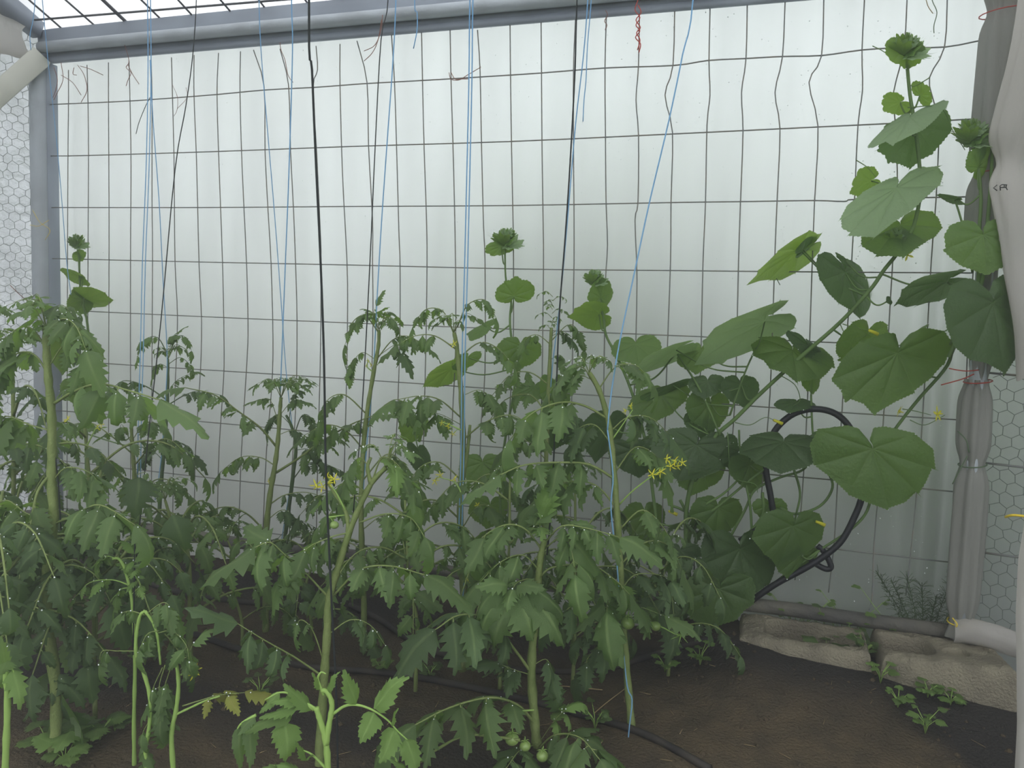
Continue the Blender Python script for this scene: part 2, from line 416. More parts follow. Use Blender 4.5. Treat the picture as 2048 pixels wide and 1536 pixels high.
# ------------------------------------------------------------------ welded mesh on the long wall
MQ = .012
rows = [
 [(100,209),(176,206),(260,202),(345,196),(434,189),(530,180),(625,175),(680,171),(734,167),(844,161),(960,154),(1083,146),(1210,136),(1347,131),(1416,121),(1492,117),(1565,113),(1644,111),(1724,100),(1808,95),(1891,94),(1975,78)],
 [(100,312),(176,311),(434,303),(700,293),(1021,283),(1344,268),(1635,254),(1800,246),(1985,236)],
 [(100,415),(400,415),(700,413),(1021,411),(1348,405),(1500,403),(1628,401),(1690,403),(1720,398),(1975,393)],
 [(100,517),(400,524),(700,530),(1040,538),(1340,541),(1640,544),(1945,546)],
 [(100,619),(400,633),(680,645),(1040,659),(1348,671),(1640,684),(1950,697)],
 [(100,720),(400,739),(700,758),(1040,781),(1348,801),(1640,822),(1938,841)],
 [(100,820),(400,843),(700,870),(1025,897),(1433,939),(1700,963),(1925,985)],
 [(100,918),(154,925),(350,948),(526,967),(850,1003),(1130,1033),(1348,1057),(1620,1092),(1905,1125)],
 [(100,1014),(390,1045),(608,1076),(850,1104)],
]
cols = [
 [(137,140),(137,206),(136,300),(135,525),(134,900),(134,1030)], [(174,130),(176,206),(177,310),(176,525),(175,900),(175,1040)],
 [(217,125),(217,204),(218,400),(218,525),(217,900),(217,1050)], [(258,122),(260,202),(262,330),(261,525),(261,900),(262,1050)],
 [(302,118),(304,198),(304,400),(305,525),(303,900),(303,1050)], [(343,115),(345,196),(348,320),(350,525),(355,640),(349,800),(347,900),(345,1060)],
 [(388,110),(388,192),(393,320),(398,525),(403,640),(401,740),(391,900),(388,1060)], [(437,106),(434,189),(438,330),(445,525),(448,680),(447,760),(438,900),(434,1060)],
 [(481,103),(480,185),(484,330),(493,525),(496,650),(494,720),(483,900),(477,1070)], [(507,100),(528,172),(530,300),(536,420),(542,525),(546,680),(543,780),(533,900),(525,1080)],
 [(560,98),(577,170),(581,300),(587,420),(591,525),(594,640),(592,800),(583,950),(578,1090)], [(632,92),(635,140),(626,175),(633,300),(640,450),(642,525),(641,700),(636,900),(632,1090)],
 [(680,88),(680,170),(685,350),(694,525),(695,645),(692,807),(688,950)],
 [(714,82),(734,165),(737,290),(745,440),(745,525),(746,640),(742,800),(737,950)],
 [(783,70),(789,165),(793,290),(798,470),(800,525),(800,650),(796,800),(790,920)],
 [(843,58),(845,161),(848,290),(853,440),(854,525),(852,680),(848,840),(845,960)],
 [(900,50),(902,158),(907,330),(911,525),(911,700),(904,850),(900,1000)],
 [(955,60),(960,140),(963,290),(967,450),(970,525),(970,740),(962,850),(958,1000)],
 [(1020,40),(1021,150),(1023,290),(1026,440),(1027,525),(1026,700),(1017,860),(1020,920),(1014,1080)],
 [(1082,30),(1083,146),(1084,290),(1086,430),(1087,525),(1085,700),(1083,840),(1080,1060)],
 [(1152,20),(1147,140),(1147,300),(1148,430),(1148,525),(1145,700),(1142,900),(1140,1110)],
 [(1213,20),(1210,136),(1211,280),(1212,400),(1215,490),(1211,560),(1209,680),(1205,900),(1200,1110)],
 [(1279,10),(1277,131),(1272,200),(1277,270),(1276,405),(1270,440),(1274,560),(1270,740),(1264,900),(1258,1120)],
 [(1350,-20),(1346,130),(1330,190),(1345,265),(1342,405),(1341,525),(1335,690),(1330,850),(1322,1120)],
 [(1421,-20),(1418,122),(1420,190),(1414,250),(1411,405),(1406,525),(1402,700),(1396,900),(1388,1140)],
 [(1495,-20),(1492,117),(1483,185),(1486,262),(1481,405),(1477,525),(1470,800),(1455,1000),(1450,1150)],
 [(1571,-20),(1565,113),(1550,185),(1560,258),(1554,405),(1549,530),(1540,790),(1522,1000),(1515,1180)],
 [(1648,-20),(1643,112),(1618,165),(1636,253),(1629,405),(1624,540),(1615,800),(1605,980),(1590,1160)],
 [(1730,-20),(1724,102),(1725,180),(1716,250),(1709,400),(1703,530),(1690,730),(1676,950),(1668,1090),(1657,1185)],
 [(1815,-20),(1808,95),(1786,190),(1790,240),(1795,390),(1785,530),(1768,820),(1760,950),(1748,1090),(1744,1195),(1738,1220)],
 [(1895,-20),(1889,94),(1859,155),(1868,205),(1878,245),(1872,400),(1862,530),(1845,840),(1832,1000),(1822,1100),(1812,1190)],
 [(1982,140),(1966,235),(1963,300),(1958,400),(1945,560),(1935,700),(1930,840),(1920,985),(1908,1120),(1892,1200)],
]
mp = empty('welded_mesh_panel', L(0, MQ, .1), 'large rusty welded wire mesh panel standing against the film wall', 'wire mesh')
for r_ in rows:
    mb = MB(); mb.tube(cat([W(x, y, MQ) for x, y in r_], 3), .0021, 6); mb.build('wire', MT['wire'], mp)
for c_ in cols:
    mb = MB(); mb.tube(cat([W(x, y, MQ+.0045) for x, y in c_], 3), .0019, 6); mb.build('wire', MT['wire'], mp)
# wires of the right side panel
mp2 = empty('side_mesh_panel', CR+RD*.3, 'wire mesh bars crossing the chicken wire beyond the film-wrapped post', 'wire mesh')
def onR(x, y, off=-.03):
    nn = V((-RD.y, RD.x, 0)); d = ray(x, y); c = CR+nn*off; t = (c-CAM).dot(nn)/d.dot(nn); return CAM+d*t
for seg in (((1960, 744), (2110, 758)), ((1955, 924), (2110, 942)), ((1945, 1102), (2110, 1125)), ((1985, 560), (2110, 560))):
    mb = MB(); mb.tube([onR(*seg[0]), onR(*seg[1])], .0032, 6); mb.build('wire', MT['wire'], mp2)

# ------------------------------------------------------------------ roof mesh
rp_ = empty('roof_mesh_panel', L(-.5, .5, RZ+.15), 'wire mesh panel lying on the slope of the roof', 'wire mesh')
def roofp(s, q, dz=-.02): return L(s, q, RZ+dz+RS*q)
i = 0; s = -1.86
while s < 2.2:
    thick = i % 6 == 2
    mb = MB(); mb.tube([roofp(s+.01*sin(i*3+k), -.01+k*.6, -.03+.004*sin(k*2+i)) for k in range(6)], .0065 if thick else .0036, 6)
    mb.build('wire', MT['rebar'], rp_); i += 1; s += .1535
def onroof(x, y):
    n = V((0, 0, 1)).cross(US).normalized()
    nn = US.cross((UQ+V((0, 0, RS))).normalized()); d = ray(x, y); c = L(0, 0, RZ-.024)
    t = (c-CAM).dot(nn)/d.dot(nn); return CAM+d*t
a, b = onroof(45, 42), onroof(560, 0); dd = (b-a)
mb = MB(); mb.tube([a, a+dd*.5, b, b+dd*1.5], .0038, 6); mb.build('wire', MT['rebar'], rp_)
for q in (.62, .93, 1.24, 1.55, 1.86): 
    mb = MB(); mb.tube([roofp(-1.95+k*.8, q, -.024) for k in range(6)], .0038, 6); mb.build('wire', MT['rebar'], rp_)

# ------------------------------------------------------------------ film-wrapped post at the right
PB, PT = W(1922, 1275, .06), W(2006, 0, .06)
PT = PB + (PT-PB)*1.12
post = empty('wrapped_post', V((PB.x, PB.y, 0)), 'post wrapped in folded plastic film and tied with red wire', 'post')
def pa(t): return PB.lerp(PT, t)
mb = MB(); mb.tube([pa(.012)]+[pa(k/6) for k in range(1, 7)], .022, 14); mb.build('pole', MT['steel'], post)
def pt_at(y): return max(0, min(1, (1275-y)/(1275+155)))
ties = [pt_at(y) for y in (22, 325, 742, 912, 1240)]
def wrapf(t0, t1, r0, seed, ph):
    def f(u, v):
        t = t0+(t1-t0)*v; a = u*2*pi
        pinch = 1-.3*sum(math.exp(-((t-q)/.018)**2) for q in ties)
        r = (r0+.010*noise.noise(V((cos(a)*1.6, sin(a)*1.6+seed, t*3)))+.004*sin(a*7+ph+t*5))*pinch
        return pa(t)+US*cos(a)*r+UQ*sin(a)*r*.9
    return f
mb = sheet(wrapf(.0, .375, .037, 3, 0), 40, 60); mb.build('film_wrap', MT['wrap'], post)
mb = sheet(wrapf(.55, .99, .050, 8, 1), 40, 60); mb.build('film_wrap', MT['wrap'], post)
mb = sheet(wrapf(.375, .55, .026, 5, 2), 40, 30); mb.build('film_wrap', MT['wrap'], post)
# drape that leaves the post at the red tie and hangs beyond it
def dr(u, v):
    a = u*2*pi
    c = cat([P(2100, -60, 2.0), P(2080, 80, 2.0), P(2046, 220, 2.03), P(2020, 325, 2.05), P(2042, 430, 2.03), P(2068, 620, 2.0), P(2085, 760, 2.0)], 4)
    k = v*(len(c)-1); i = min(int(k), len(c)-2); p = c[i].lerp(c[i+1], k-i)
    r = (.062-.030*math.exp(-((v-.5)/.06)**2))*(1+.18*noise.noise(V((cos(a)*2, sin(a)*2, v*4))))
    return p+V((1, 0, 0))*cos(a)*r+V((0, 1, 0))*sin(a)*r*.5+V((0, 0, .006*sin(a*5+v*8)))
o = sheet(dr, 40, 50).build('film_drape', MT['wrap2']); tag(o, 'creased swag of plastic film gathered beside the upper wrapped post', 'film')
def ring(c, r, M, name, parent, tails=(), th=.0016, tilt=.15):
    mb = MB(); mb.tube([c+US*cos(a*pi/8)*r+UQ*sin(a*pi/8)*r+V((0, 0, tilt*r*cos(a*pi/8+.6))) for a in range(17)], th, 6)
    for tl in tails: mb.tube(cat(tl, 5), th, 6)
    return mb.build(name, M, parent)
ring(pa(ties[0]), .052, MT['red'], 'tie', post)['label'] = 'red wire tie'
ring(pa(ties[1]), .036, MT['red'], 'tie', post)['label'] = 'red wire tie'
ring(pa(ties[2]), .034, MT['red'], 'tie', post, [[W(1958, 740, .1), W(1930, 742, .1), W(1898, 737, .09)], [W(1948, 748, .1), W(1925, 758, .1), W(1882, 770, .09)]])['label'] = 'red wire tie with two loose tails'
ring(pa(ties[3]), .034, MT['greenwire'], 'tie', post, [[W(1938, 905, .1), W(1932, 880, .11), W(1915, 862, .1)], [W(1935, 912, .1), W(1922, 935, .1), W(1905, 968, .09)]])['label'] = 'dull green wire tie with curling tails'
ring(pa(ties[4]), .036, MT['yellow'], 'tie', post, [[W(1905, 1236, .11), W(1914, 1248, .12), W(1912, 1254, .12)]], .0018)['label'] = 'yellow wire tie'
mb = MB()
for st in ([(1994, 370), (1987, 376), (1994, 381)], [(2001, 381), (2000, 372), (2004, 369), (2014, 370)], [(2001, 375), (2008, 375), (2013, 374)], [(2013, 369), (2012, 375), (2015, 380)], [(2009, 369), (2008, 375)]):
    mb.tube([P(x, y, 1.985) for x, y in st], .0013, 5)
mb.build('ink_mark', MT['ink'], o)
# wrapped lower rail on the right and the near hanging film
def lr(u, v):
    c = cat([W(1905, 1262, .07), W(1950, 1262, .08), onR(2000, 1278, -.05), onR(2060, 1300, -.05), onR(2150, 1330, -.05)], 5); k = v*(len(c)-1); i = min(int(k), len(c)-2); p = c[i].lerp(c[i+1], k-i)
    a = u*2*pi; r = .034*(1+.15*noise.noise(V((cos(a)*2, sin(a)*2, v*5))))
    return p+V((0, 0, 1))*cos(a)*r+UQ*sin(a)*r
o = sheet(lr, 24, 30).build('wrapped_rail', MT['wrap2']); tag(o, 'low rail wrapped in pale plastic film to the side of the wrapped post', 'rail')
def nc(u, v):
    y = 300+1400*v
    ks = [(300, 2120), (700, 2090), (950, 2062), (1060, 2046), (1120, 2036), (1230, 2031), (1340, 2033), (1450, 2034), (1560, 2028), (1700, 2020)]
    for (y0, x0), (y1, x1) in zip(ks[:-1], ks[1:]):
        if y <= y1+.01: x = x0+(x1-x0)*(y-y0)/(y1-y0); break
    a = u*pi
    return P(x+95*(1-cos(a)), y, 1.45-.06*sin(a)+.010*noise.noise(V((u*8, v*6, 0))))
o = sheet(nc, 24, 60).build('hanging_film', MT['wrap2']); tag(o, 'pale sheet of film hanging close at the edge, in front of the chicken wire', 'film')
mb = MB(); mb.tube(cat([P(2011, 1034, 1.9), P(2022, 1031, 1.88), P(2036, 1031, 1.87), P(2070, 1036, 1.85)], 5), .0032, 6)
tag(mb.build('yellow_wire', MT['yellow']), 'bright yellow wire end poking in front of the side chicken wire', 'wire')
# clip on the netting by the corner post
mb = MB(); mb.ball(P(64, 607, 3.02), .007, 8, 5); tag(mb.build('orange_clip', MT['red']), 'tiny orange clip on the netting by the corner post', 'clip')
mb = MB(); mb.tube(cat([P(20, 570, 3.0), P(35, 585, 3.0), P(52, 600, 3.02), P(62, 607, 3.02)], 4), .0014, 5)
tag(mb.build('brown_wire', MT['rust']), 'thin brown wire hooked to the orange clip by the corner post', 'wire')

# ------------------------------------------------------------------ concrete blocks
def block(fa, fb, q0, q1, h, back, cells, name, label):
    """fa-fb front-bottom edge (3D); q0,q1 its distances from the wall; h height; back = z of the far top edge; cells=(u0,u1,v0,v1,depth)"""
    ba, bb = fa-UQ*(q0-.015), fb-UQ*(q1-.015)
    def f(u, v):
        p = (fa.lerp(fb, u)).lerp(ba.lerp(bb, u), v)
        zf = fa.z+(fb.z-fa.z)*u; tf_ = zf+h; top = tf_+(back-tf_)*v
        e = min(u, 1-u)*(fb-fa).length; ev = min(v, 1-v)*((ba-fa).length); edge = min(e, ev)
        z = (zf-.05)+(top-zf+.05)*(1-math.exp(-edge/.0045))
        if edge <= 0: z = zf-.05
        for (u0, u1, v0, v1, dp) in cells:
            cu, cv = (u0+u1)/2, (v0+v1)/2; du = abs(u-cu)/((u1-u0)/2); dv = abs(v-cv)/((v1-v0)/2)
            k = (du**4+dv**4)**.25
            if k < 1.15: z = min(z, top-dp*min(1, max(0, (1.10-k)/.12)))
        bow = .010*sin(u*pi*1.0+.5)
        return V((p.x, p.y-bow*(1-v), z+.005*noise.noise(p*26)+.003*noise.noise(p*80)))
    o = sheet(f, 150, 80).build(name, MT['concrete']); return tag(o, label, 'concrete block')
f0, f1, f2 = W(1468, 1312, .19), W(1752, 1352, .25), W(2045, 1388, .33)
block(f0, f1-US*.004, .19, .25, .055, .112, [(.24, .93, .22, .80, .075)], 'concrete_block', 'mossy concrete block with one long hollow full of weeds, beside the cucumber leaves')
block(f1+US*.004, f2, .25, .33, .055, .118, [(.06, .44, .26, .74, .075), (.52, .70, .30, .52, .012), (.80, .9, .5, .7, .008)], 'concrete_block', 'sandy concrete block with a clear rectangular hollow, under the wrapped rail')

# ------------------------------------------------------------------ hoses
def tubeobj(name, pts, r, M, label, c, n=8, sm=6, group=None):
    mb = MB(); mb.tube(cat(pts, sm), r, n); return tag(mb.build(name, M), label, c, group)
def gp(x, y, h=.012):
    p = GS(x, y); return V((p.x, p.y, p.z+h))
hp = lambda pts, q: [W(x, y, q) for x, y in pts]
tubeobj('black_hose', hp([(1480,1082),(1520,1055),(1560,1042),(1590,1060),(1570,1075),(1552,1045),(1540,985),(1532,930),(1545,870),(1580,832),(1625,818),(1672,828),(1705,865),(1722,930),(1724,990),(1706,1040),(1680,1085),(1640,1118),(1600,1142),(1560,1163),(1530,1182),(1505,1200)], .05),
        .0092, MT['hose'], 'black garden hose coiled in a loop on the wire mesh', 'hose', 12)
tubeobj('black_hose', hp([(1618,1115),(1632,1128),(1652,1138),(1662,1134),(1655,1115),(1645,1100),(1635,1092)], .035), .0085, MT['hose'],
        'short loose end of black hose sticking out behind the coil', 'hose', 10)
for i, (pts, lb) in enumerate((
    ([(150,1120),(340,1185),(480,1208),(640,1222),(700,1228)], 'dark drip hose lying along the far planting bed'),
    ([(700,1215),(760,1245),(830,1290),(950,1335),(1100,1348),(1210,1342),(1330,1308),(1420,1285)], 'dark drip hose curving across the middle of the soil'),
    ([(380,1270),(500,1310),(620,1340),(760,1350),(900,1372),(1050,1405),(1180,1440),(1290,1475),(1420,1545)], 'dark drip hose running across the near soil'))):
    tubeobj('drip_hose', [gp(*p, .008) for p in pts], .009, MT['drip'], lb, 'hose', 8)

# ------------------------------------------------------------------ twine
def to_roof(p):
    for k in range(400):
        q = (O0-p).dot(-UQ) if False else (p-O0).dot(UQ)
        if p.z >= RZ-.03+RS*q: break
        p = p+V((0, 0, .01))
    return p
def string(pts, Y0, Y1, M, r, label, roof=True, strands=1):
    n = len(pts)
    for k in range(strands):
        p3 = [P(x+(k*6-3)*(strands-1), y, Y0+(Y1-Y0)*i/(n-1)) for i, (x, y) in enumerate(pts)]
        if roof: p3 = [to_roof(p3[0])]+p3
        mb = MB() if k == 0 else mb; mb.tube(cat(p3, 4), r, 6)
    return tag(mb.build('support_twine', M), label, 'twine')
S_ = MT
string([(618,0),(624,140),(632,330),(641,520),(648,720),(652,950),(663,1200),(672,1380),(676,1560)], 1.52, 1.55, S_['black_string'], .0022, 'thick black twine hanging straight down to the pale young tomato plant')
string([(777,-10),(762,80),(750,300),(742,480),(732,680),(722,850),(712,960),(704,1060)], 2.2, 1.66, S_['black_string'], .0014, 'thin black twine slanting down to the forked tomato stem')
string([(393,-10),(386,105),(372,210),(350,340),(322,640),(300,840),(286,980),(270,1150)], 2.6, 1.9, S_['black_string'], .0016, 'thin black twine slanting in front of the big drooping leaf by the corner plants')
string([(1154,0),(1150,140),(1140,330),(1130,480),(1118,640),(1110,860),(1102,1020),(1094,1110)], 1.95, 1.73, S_['black_string'], .0018, 'thin black twine leading down to the umbrella-leaved tomato plant')
string([(95,700),(104,850),(116,960),(122,1060)], 1.62, 1.62, S_['black_string'], .0014, 'short black twine wound along the thick stalk beside the corner post', roof=False)
string([(298,-10),(299,150),(295,340),(288,520),(284,690),(280,830),(278,960)], 2.35, 2.3, S_['blue_string'], .0014, 'blue twine dropping to the leafy plant between two black twines', strands=2)
string([(300,120),(306,240),(318,400),(326,560),(334,700),(332,780),(322,920),(310,1000)], 2.6, 2.6, S_['blue_string'], .0015, 'faint blue twine leading to the small far tomato plant', roof=False)
string([(583,-10),(585,100),(578,340),(571,520),(564,700),(560,800)], 2.3, 2.35, S_['blue_string'], .0017, 'blue twine dropping to the feathery topped tomato plant')
string([(518,-10),(522,100),(535,260),(550,440),(562,600),(572,740),(584,850),(592,900),(576,1000),(560,1100)], 2.5, 2.5, S_['blue_string'], .0014, 'pale blue twine crossing behind the feathery topped plant')
string([(792,-10),(786,120),(776,260),(764,430),(755,580),(748,720),(742,800),(728,960),(722,1110)], 2.2, 2.2, S_['blue_string'], .0016, 'blue twine following the slender twisted-top tomato plant')
string([(943,-10),(941,150),(937,330),(932,540),(927,720),(925,900),(921,1050),(919,1120)], 2.08, 2.06, S_['blue_string'], .0016, 'doubled bright blue twine in the middle of the greenhouse', strands=2)
string([(1176,-10),(1167,110),(1152,240),(1140,380),(1128,520),(1116,640),(1104,740),(1096,860)], 2.3, 2.3, S_['blue_string'], .0016, 'blue twine running close beside the thin black twine')
string([(1183,-10),(1175,90),(1172,160),(1168,200),(1166,243)], 2.3, 2.3, S_['blue_string'], .0014, 'short loose blue twine end hanging free near the roof')
string([(1387,-10),(1365,110),(1338,240),(1300,400),(1270,540),(1240,680),(1222,790),(1215,860)], 1.9, 1.79, S_['blue_string'], .0016, 'long bright blue twine slanting across open mesh')
string([(1215,860),(1226,950),(1222,1020),(1234,1130),(1242,1250),(1254,1370),(1264,1400),(1258,1460),(1254,1508)], 1.78, 1.78, S_['blue_string'], .0016, 'blue twine wound down the tall stem to the soil', roof=False)
string([(829,-10),(834,25),(834,60),(827,97)], 2.2, 2.2, S_['blue_string'], .0014, 'frayed blue twine stub hanging from the roof near the middle')
string([(70,-10),(66,40),(60,70),(62,100)], 2.7, 2.7, S_['blue_string'], .0014, 'pale blue twine scrap hanging over the corner')
string([(84,-10),(92,80),(100,160),(110,250),(122,380),(133,520),(142,590)], 2.9, 2.9, S_['blue_string'], .0014, 'pale blue twine falling beside the corner post')
string([(930,1150),(926,1190),(924,1215)], 2.0, 2.0, S_['blue_string'], .0014, 'blue twine scrap near the ground behind the umbrella leaf', roof=False)
# rusty twist ties and loose wire scraps on the mesh
def scrap(pts, M, label, q=.03, r=.0012, c='wire'):
    mb = MB()
    for pl in pts: mb.tube(cat([W(x, y, q) for x, y in pl], 4), r, 5)
    tag(mb.build('wire_scrap', M), label, c)
scrap([[(1276,0),(1270,20),(1280,35),(1272,50),(1280,62),(1271,75),(1281,88),(1278,105)], [(1276,10),(1282,25),(1272,40),(1281,55),(1273,66),(1280,80),(1275,100)]], MT['red'], 'twisted red wire hanging from the top beam', .06, .0016)
scrap([[(1211,20),(1215,30),(1209,42),(1214,50),(1210,60)]], MT['rust'], 'short rusty twist just along from the red wire', .05)
scrap([[(898,145),(902,158),(918,160),(935,150),(962,134)], [(902,145),(910,158),(922,158),(938,158)]], MT['rust'], 'rusty wire knot with a bent tail on the top mesh wire')
scrap([[(248,85),(258,122),(252,135),(262,145),(256,160),(252,172)], [(256,130),(266,150),(278,168)]], MT['rust'], 'rusty curled wire hanging under the beam by the corner', .05)
scrap([[(560,85),(562,100),(570,120),(576,150),(586,165)]], MT['rust'], 'rusty wire tail hanging under the beam between two blue twines', .05)
scrap([[(108,135),(115,160),(110,185),(106,195)], [(122,125),(126,160),(112,190),(108,200)], [(122,150),(145,165),(162,190)]], MT['rust'], 'tangle of rusty wire tails next to the corner post', .05)
scrap([[(155,130),(168,150),(174,180),(162,205)], [(160,132),(180,138),(206,150)], [(148,135),(146,148),(153,150)]], MT['rust'], 'looped rusty wires under the beam near the corner', .05)
scrap([[(765,30),(762,60),(750,90),(728,102)], [(763,40),(756,80),(745,105),(728,122)]], MT['rust'], 'forked straw-coloured wire hanging from the beam', .08)
scrap([[(1862,-10),(1866,5),(1874,25),(1868,50),(1868,66)]], MT['greenwire'], 'curled green wire hanging above the tallest cucumber', .04)
scrap([[(1850,-10),(1856,12),(1866,27)]], MT['straw'], 'pale dry tendril by the curled green wire', .04)
scrap([[(300,195),(290,215),(278,245),(272,268)]], MT['grey_string'], 'grey thread curling off the doubled blue twine', .3)
scrap([[(345,170),(355,195),(354,220),(348,232)], [(372,175),(374,195),(354,218)]], MT['rust'], 'thin dry tendril looped on the mesh', .03, .0008)
scrap([[(1548,545),(1552,555),(1560,570)]], MT['greenwire'], 'tiny dark tendril hanging on the mesh by the slanting cucumber leaf', .03)
scrap([[(65,420),(80,445),(100,460),(90,480)], [(60,450),(78,452),(98,440)]], MT['yellow'], 'thin yellow wire tied round the corner post', .12, .001)

# ------------------------------------------------------------------ tomato leaflets (shared meshes)
def leaflet_mesh(name, M, seed, curl, fold, wid, lobes, tip=1.0, droopside=.3, simple=False):
    r = random.Random(seed); mb = MB(); N = lobes*2+3
    xs = [-1, -.62, -.14, 0, .14, .62, 1]
    rows_ = []
    ang = 0; y = 0; z = 0; px = 0
    cent = []
    for i in range(N+1):
        t = i/N
        cent.append((y, z, ang))
        step = 1/N; ang = -curl*(t**1.2) + .12*sin(t*9+seed)
        y += cos(ang)*step; z += sin(ang)*step
    vs = []; at = []
    amp = .10 if simple else r.uniform(.26, .40)
    for i in range(N+1):
        t = i/N
        wbase = wid*(sin(pi*min(1, t**.62))**.75)*(1-.25*t) if 0 < t < 1 else 0.004
        if i == 0: wbase = .015
        yc, zc, a = cent[i]
        for x in xs:
            side = 1 if x > 0 else -1
            odd = (i + (1 if side > 0 else 0)) % 2
            wv = wbase
            sh = 0
            if abs(x) > .9 and 0 < t < .97:
                k = (1.12 if odd else 1-amp)
                wv *= k*(1+.12*r.uniform(-1, 1)); sh = .05 if odd else -.02
            X = x*wv
            zz = -fold*abs(X) - droopside*X*X*2.2 + .03*sin(t*11+seed+x*2)*abs(x) + (0.012 if abs(x) == .14 else 0)
            wob = .05*sin(t*4+seed)
            yy = yc + sh*cos(a) - sin(a)*zz; z3 = zc + sh*sin(a) + cos(a)*zz
            vs.append((X+wob*t*.6, yy, z3)); at.append(1.0 if x == 0 else 0.0)
    n = len(xs); fs = [(i*n+j, i*n+j+1, (i+1)*n+j+1, (i+1)*n+j) for i in range(N) for j in range(n-1)]
    mb.add(vs, fs, at)
    return mb.mesh(name, M, vein=True)
LM = {}
for key, M in (('n', 'leaf'), ('d', 'leaf_dark'), ('y', 'leaf_young'), ('o', 'leaf_yellow')):
    LM[key] = [leaflet_mesh('leaflet', MT[M], 10+i, (.5, 1.0, 1.5, .8, 2.0, 1.2, 2.9, .3)[i], (.15, .35, .5, .1, .6, .3, .5, .2)[i],
               (.27, .30, .24, .34, .23, .28, .22, .29)[i], (4, 5, 4, 5, 4, 5, 4, 3)[i]) for i in range(8)]
SIMPLE = [leaflet_mesh('leaflet', MT['leaf_young'], 40+i, (.4, .8, .2)[i], .12, .26, 6, simple=True) for i in range(3)]
SIMPLED = [leaflet_mesh('leaflet', MT['leaf'], 50+i, (.4, .8, .2)[i], .12, .26, 6, simple=True) for i in range(3)]
NLF = [0]
def put_leaflet(parent, base, d, nrm, Ln, me, wf=1.0, name='leaflet'):
    d = d.normalized(); nrm = (nrm-d*nrm.dot(d)); nrm = nrm.normalized() if nrm.length > 1e-4 else V((0, -1, 0))
    sd = d.cross(nrm)
    o = bpy.data.objects.new(name, me); COL.objects.link(o); o.parent = parent
    pw = V(parent['_w'])
    b = base-pw
    o.matrix_basis = Matrix(((sd.x*Ln*wf, d.x*Ln, nrm.x*Ln, b.x), (sd.y*Ln*wf, d.y*Ln, nrm.y*Ln, b.y), (sd.z*Ln*wf, d.z*Ln, nrm.z*Ln, b.z), (0, 0, 0, 1)))
    NLF[0] += 1; return o
DEW = []
def tleaf(plant, pts, size, pairs, r, key='n', droop=.7, sm='stem', rad=None):
    size *= .86; droop *= .62; pairs = pairs+1 if pairs >= 3 else pairs
    c = cat(pts, 5); n = len(c)-1
    ln = sum((c[i+1]-c[i]).length for i in range(n))
    rad = rad or max(.0012, min(.0042, ln*.012))
    mb = MB(); mb.tube(c, [rad, rad*.35], 5)
    todo = []
    def at(t):
        k = t*n; i = min(int(k), n-1); return c[i].lerp(c[i+1], k-i), (c[i+1]-c[i]).normalized()
    for k in range(pairs):
        t = .30+.62*(k+.4)/pairs
        for sgn in (-1, 1):
            tt = min(.97, t+r.uniform(-.04, .04)); p, tg = at(tt)
            sd = tg.cross(V((0, 0, 1))); sd = sd.normalized() if sd.length > .1 else V((1, 0, 0))
            a = r.uniform(.25, .75)
            d = sd*sgn*cos(a)+tg*sin(a)
            d.z -= droop*r.uniform(.4, 1.5); d += V((r.uniform(-.2, .2), r.uniform(-.2, .2), 0)); d.normalize()
            Ln = size*r.uniform(.7, 1.1)*(.72+.28*sin(pi*(k+1)/(pairs+1)))
            nr = V((r.uniform(-.6, .6), r.uniform(-.7, .5), 1))+tg*.2
            if abs(d.z) > .8: nr = sd*sgn*.8+V((0, -.5, .4))
            pe = p+d*Ln*.12+V((0, 0, .15*Ln*.1)); mb.tube([p, pe], [rad*.5, rad*.35], 4)
            todo.append((pe, d, nr, Ln))
    for k in range(pairs):
        if r.random() < .55:
            t = .22+.62*(k+.9)/pairs; p, tg = at(min(t, .95)); sd = tg.cross(V((0, 0, 1))); sd = sd.normalized() if sd.length > .1 else V((1, 0, 0))
            d = sd*r.choice((-1, 1))+tg*.3; d.z -= droop*.3
            todo.append((p, d.normalized(), V((0, 0, 1)), size*.32))
    p, tg = at(1); d = tg.copy(); d.z -= droop*.35; todo.append((p, d.normalized(), V((r.uniform(-.3, .3), -.25, 1)), size*r.uniform(1.1, 1.35)))
    lf = mb.build('leaf', MT[sm], plant, loc=c[0])
    for pe, d, nr, Ln in todo:
        put_leaflet(lf, pe, d, nr, Ln, r.choice(LM[key]), r.uniform(.85, 1.15))
        if r.random() < .45: DEW.append(pe+d*Ln*r.uniform(.02, .16)+V((0, 0, .001)))
    return lf
def pxleaf(plant, spec, Y, r, size, pairs=3, key='n', droop=.7, sm='stem'):
    """spec: pixel points from node to tip, optional last entry = depth change at the tip"""
    dY = 0; size *= 1.2 if Y < 1.9 else 1.0
    if not isinstance(spec[-1], tuple): dY = spec[-1]; spec = spec[:-1]
    n = len(spec)
    return tleaf(plant, [P(x, y, Y+dY*i/(n-1)) for i, (x, y) in enumerate(spec)], size, pairs, r, key, droop, sm)
def autoleaf(plant, p0, az, ln, size, r, key='n', pairs=3, droop=.7, rise=.25, sm='stem'):
    h = V((cos(az), sin(az), 0))
    return tleaf(plant, [p0, p0+h*ln*.35+V((0, 0, ln*rise)), p0+h*ln*.7+V((0, 0, ln*rise*.9)), p0+h*ln+V((0, 0, ln*(rise-.35)))], size, pairs, r, key, droop, sm)
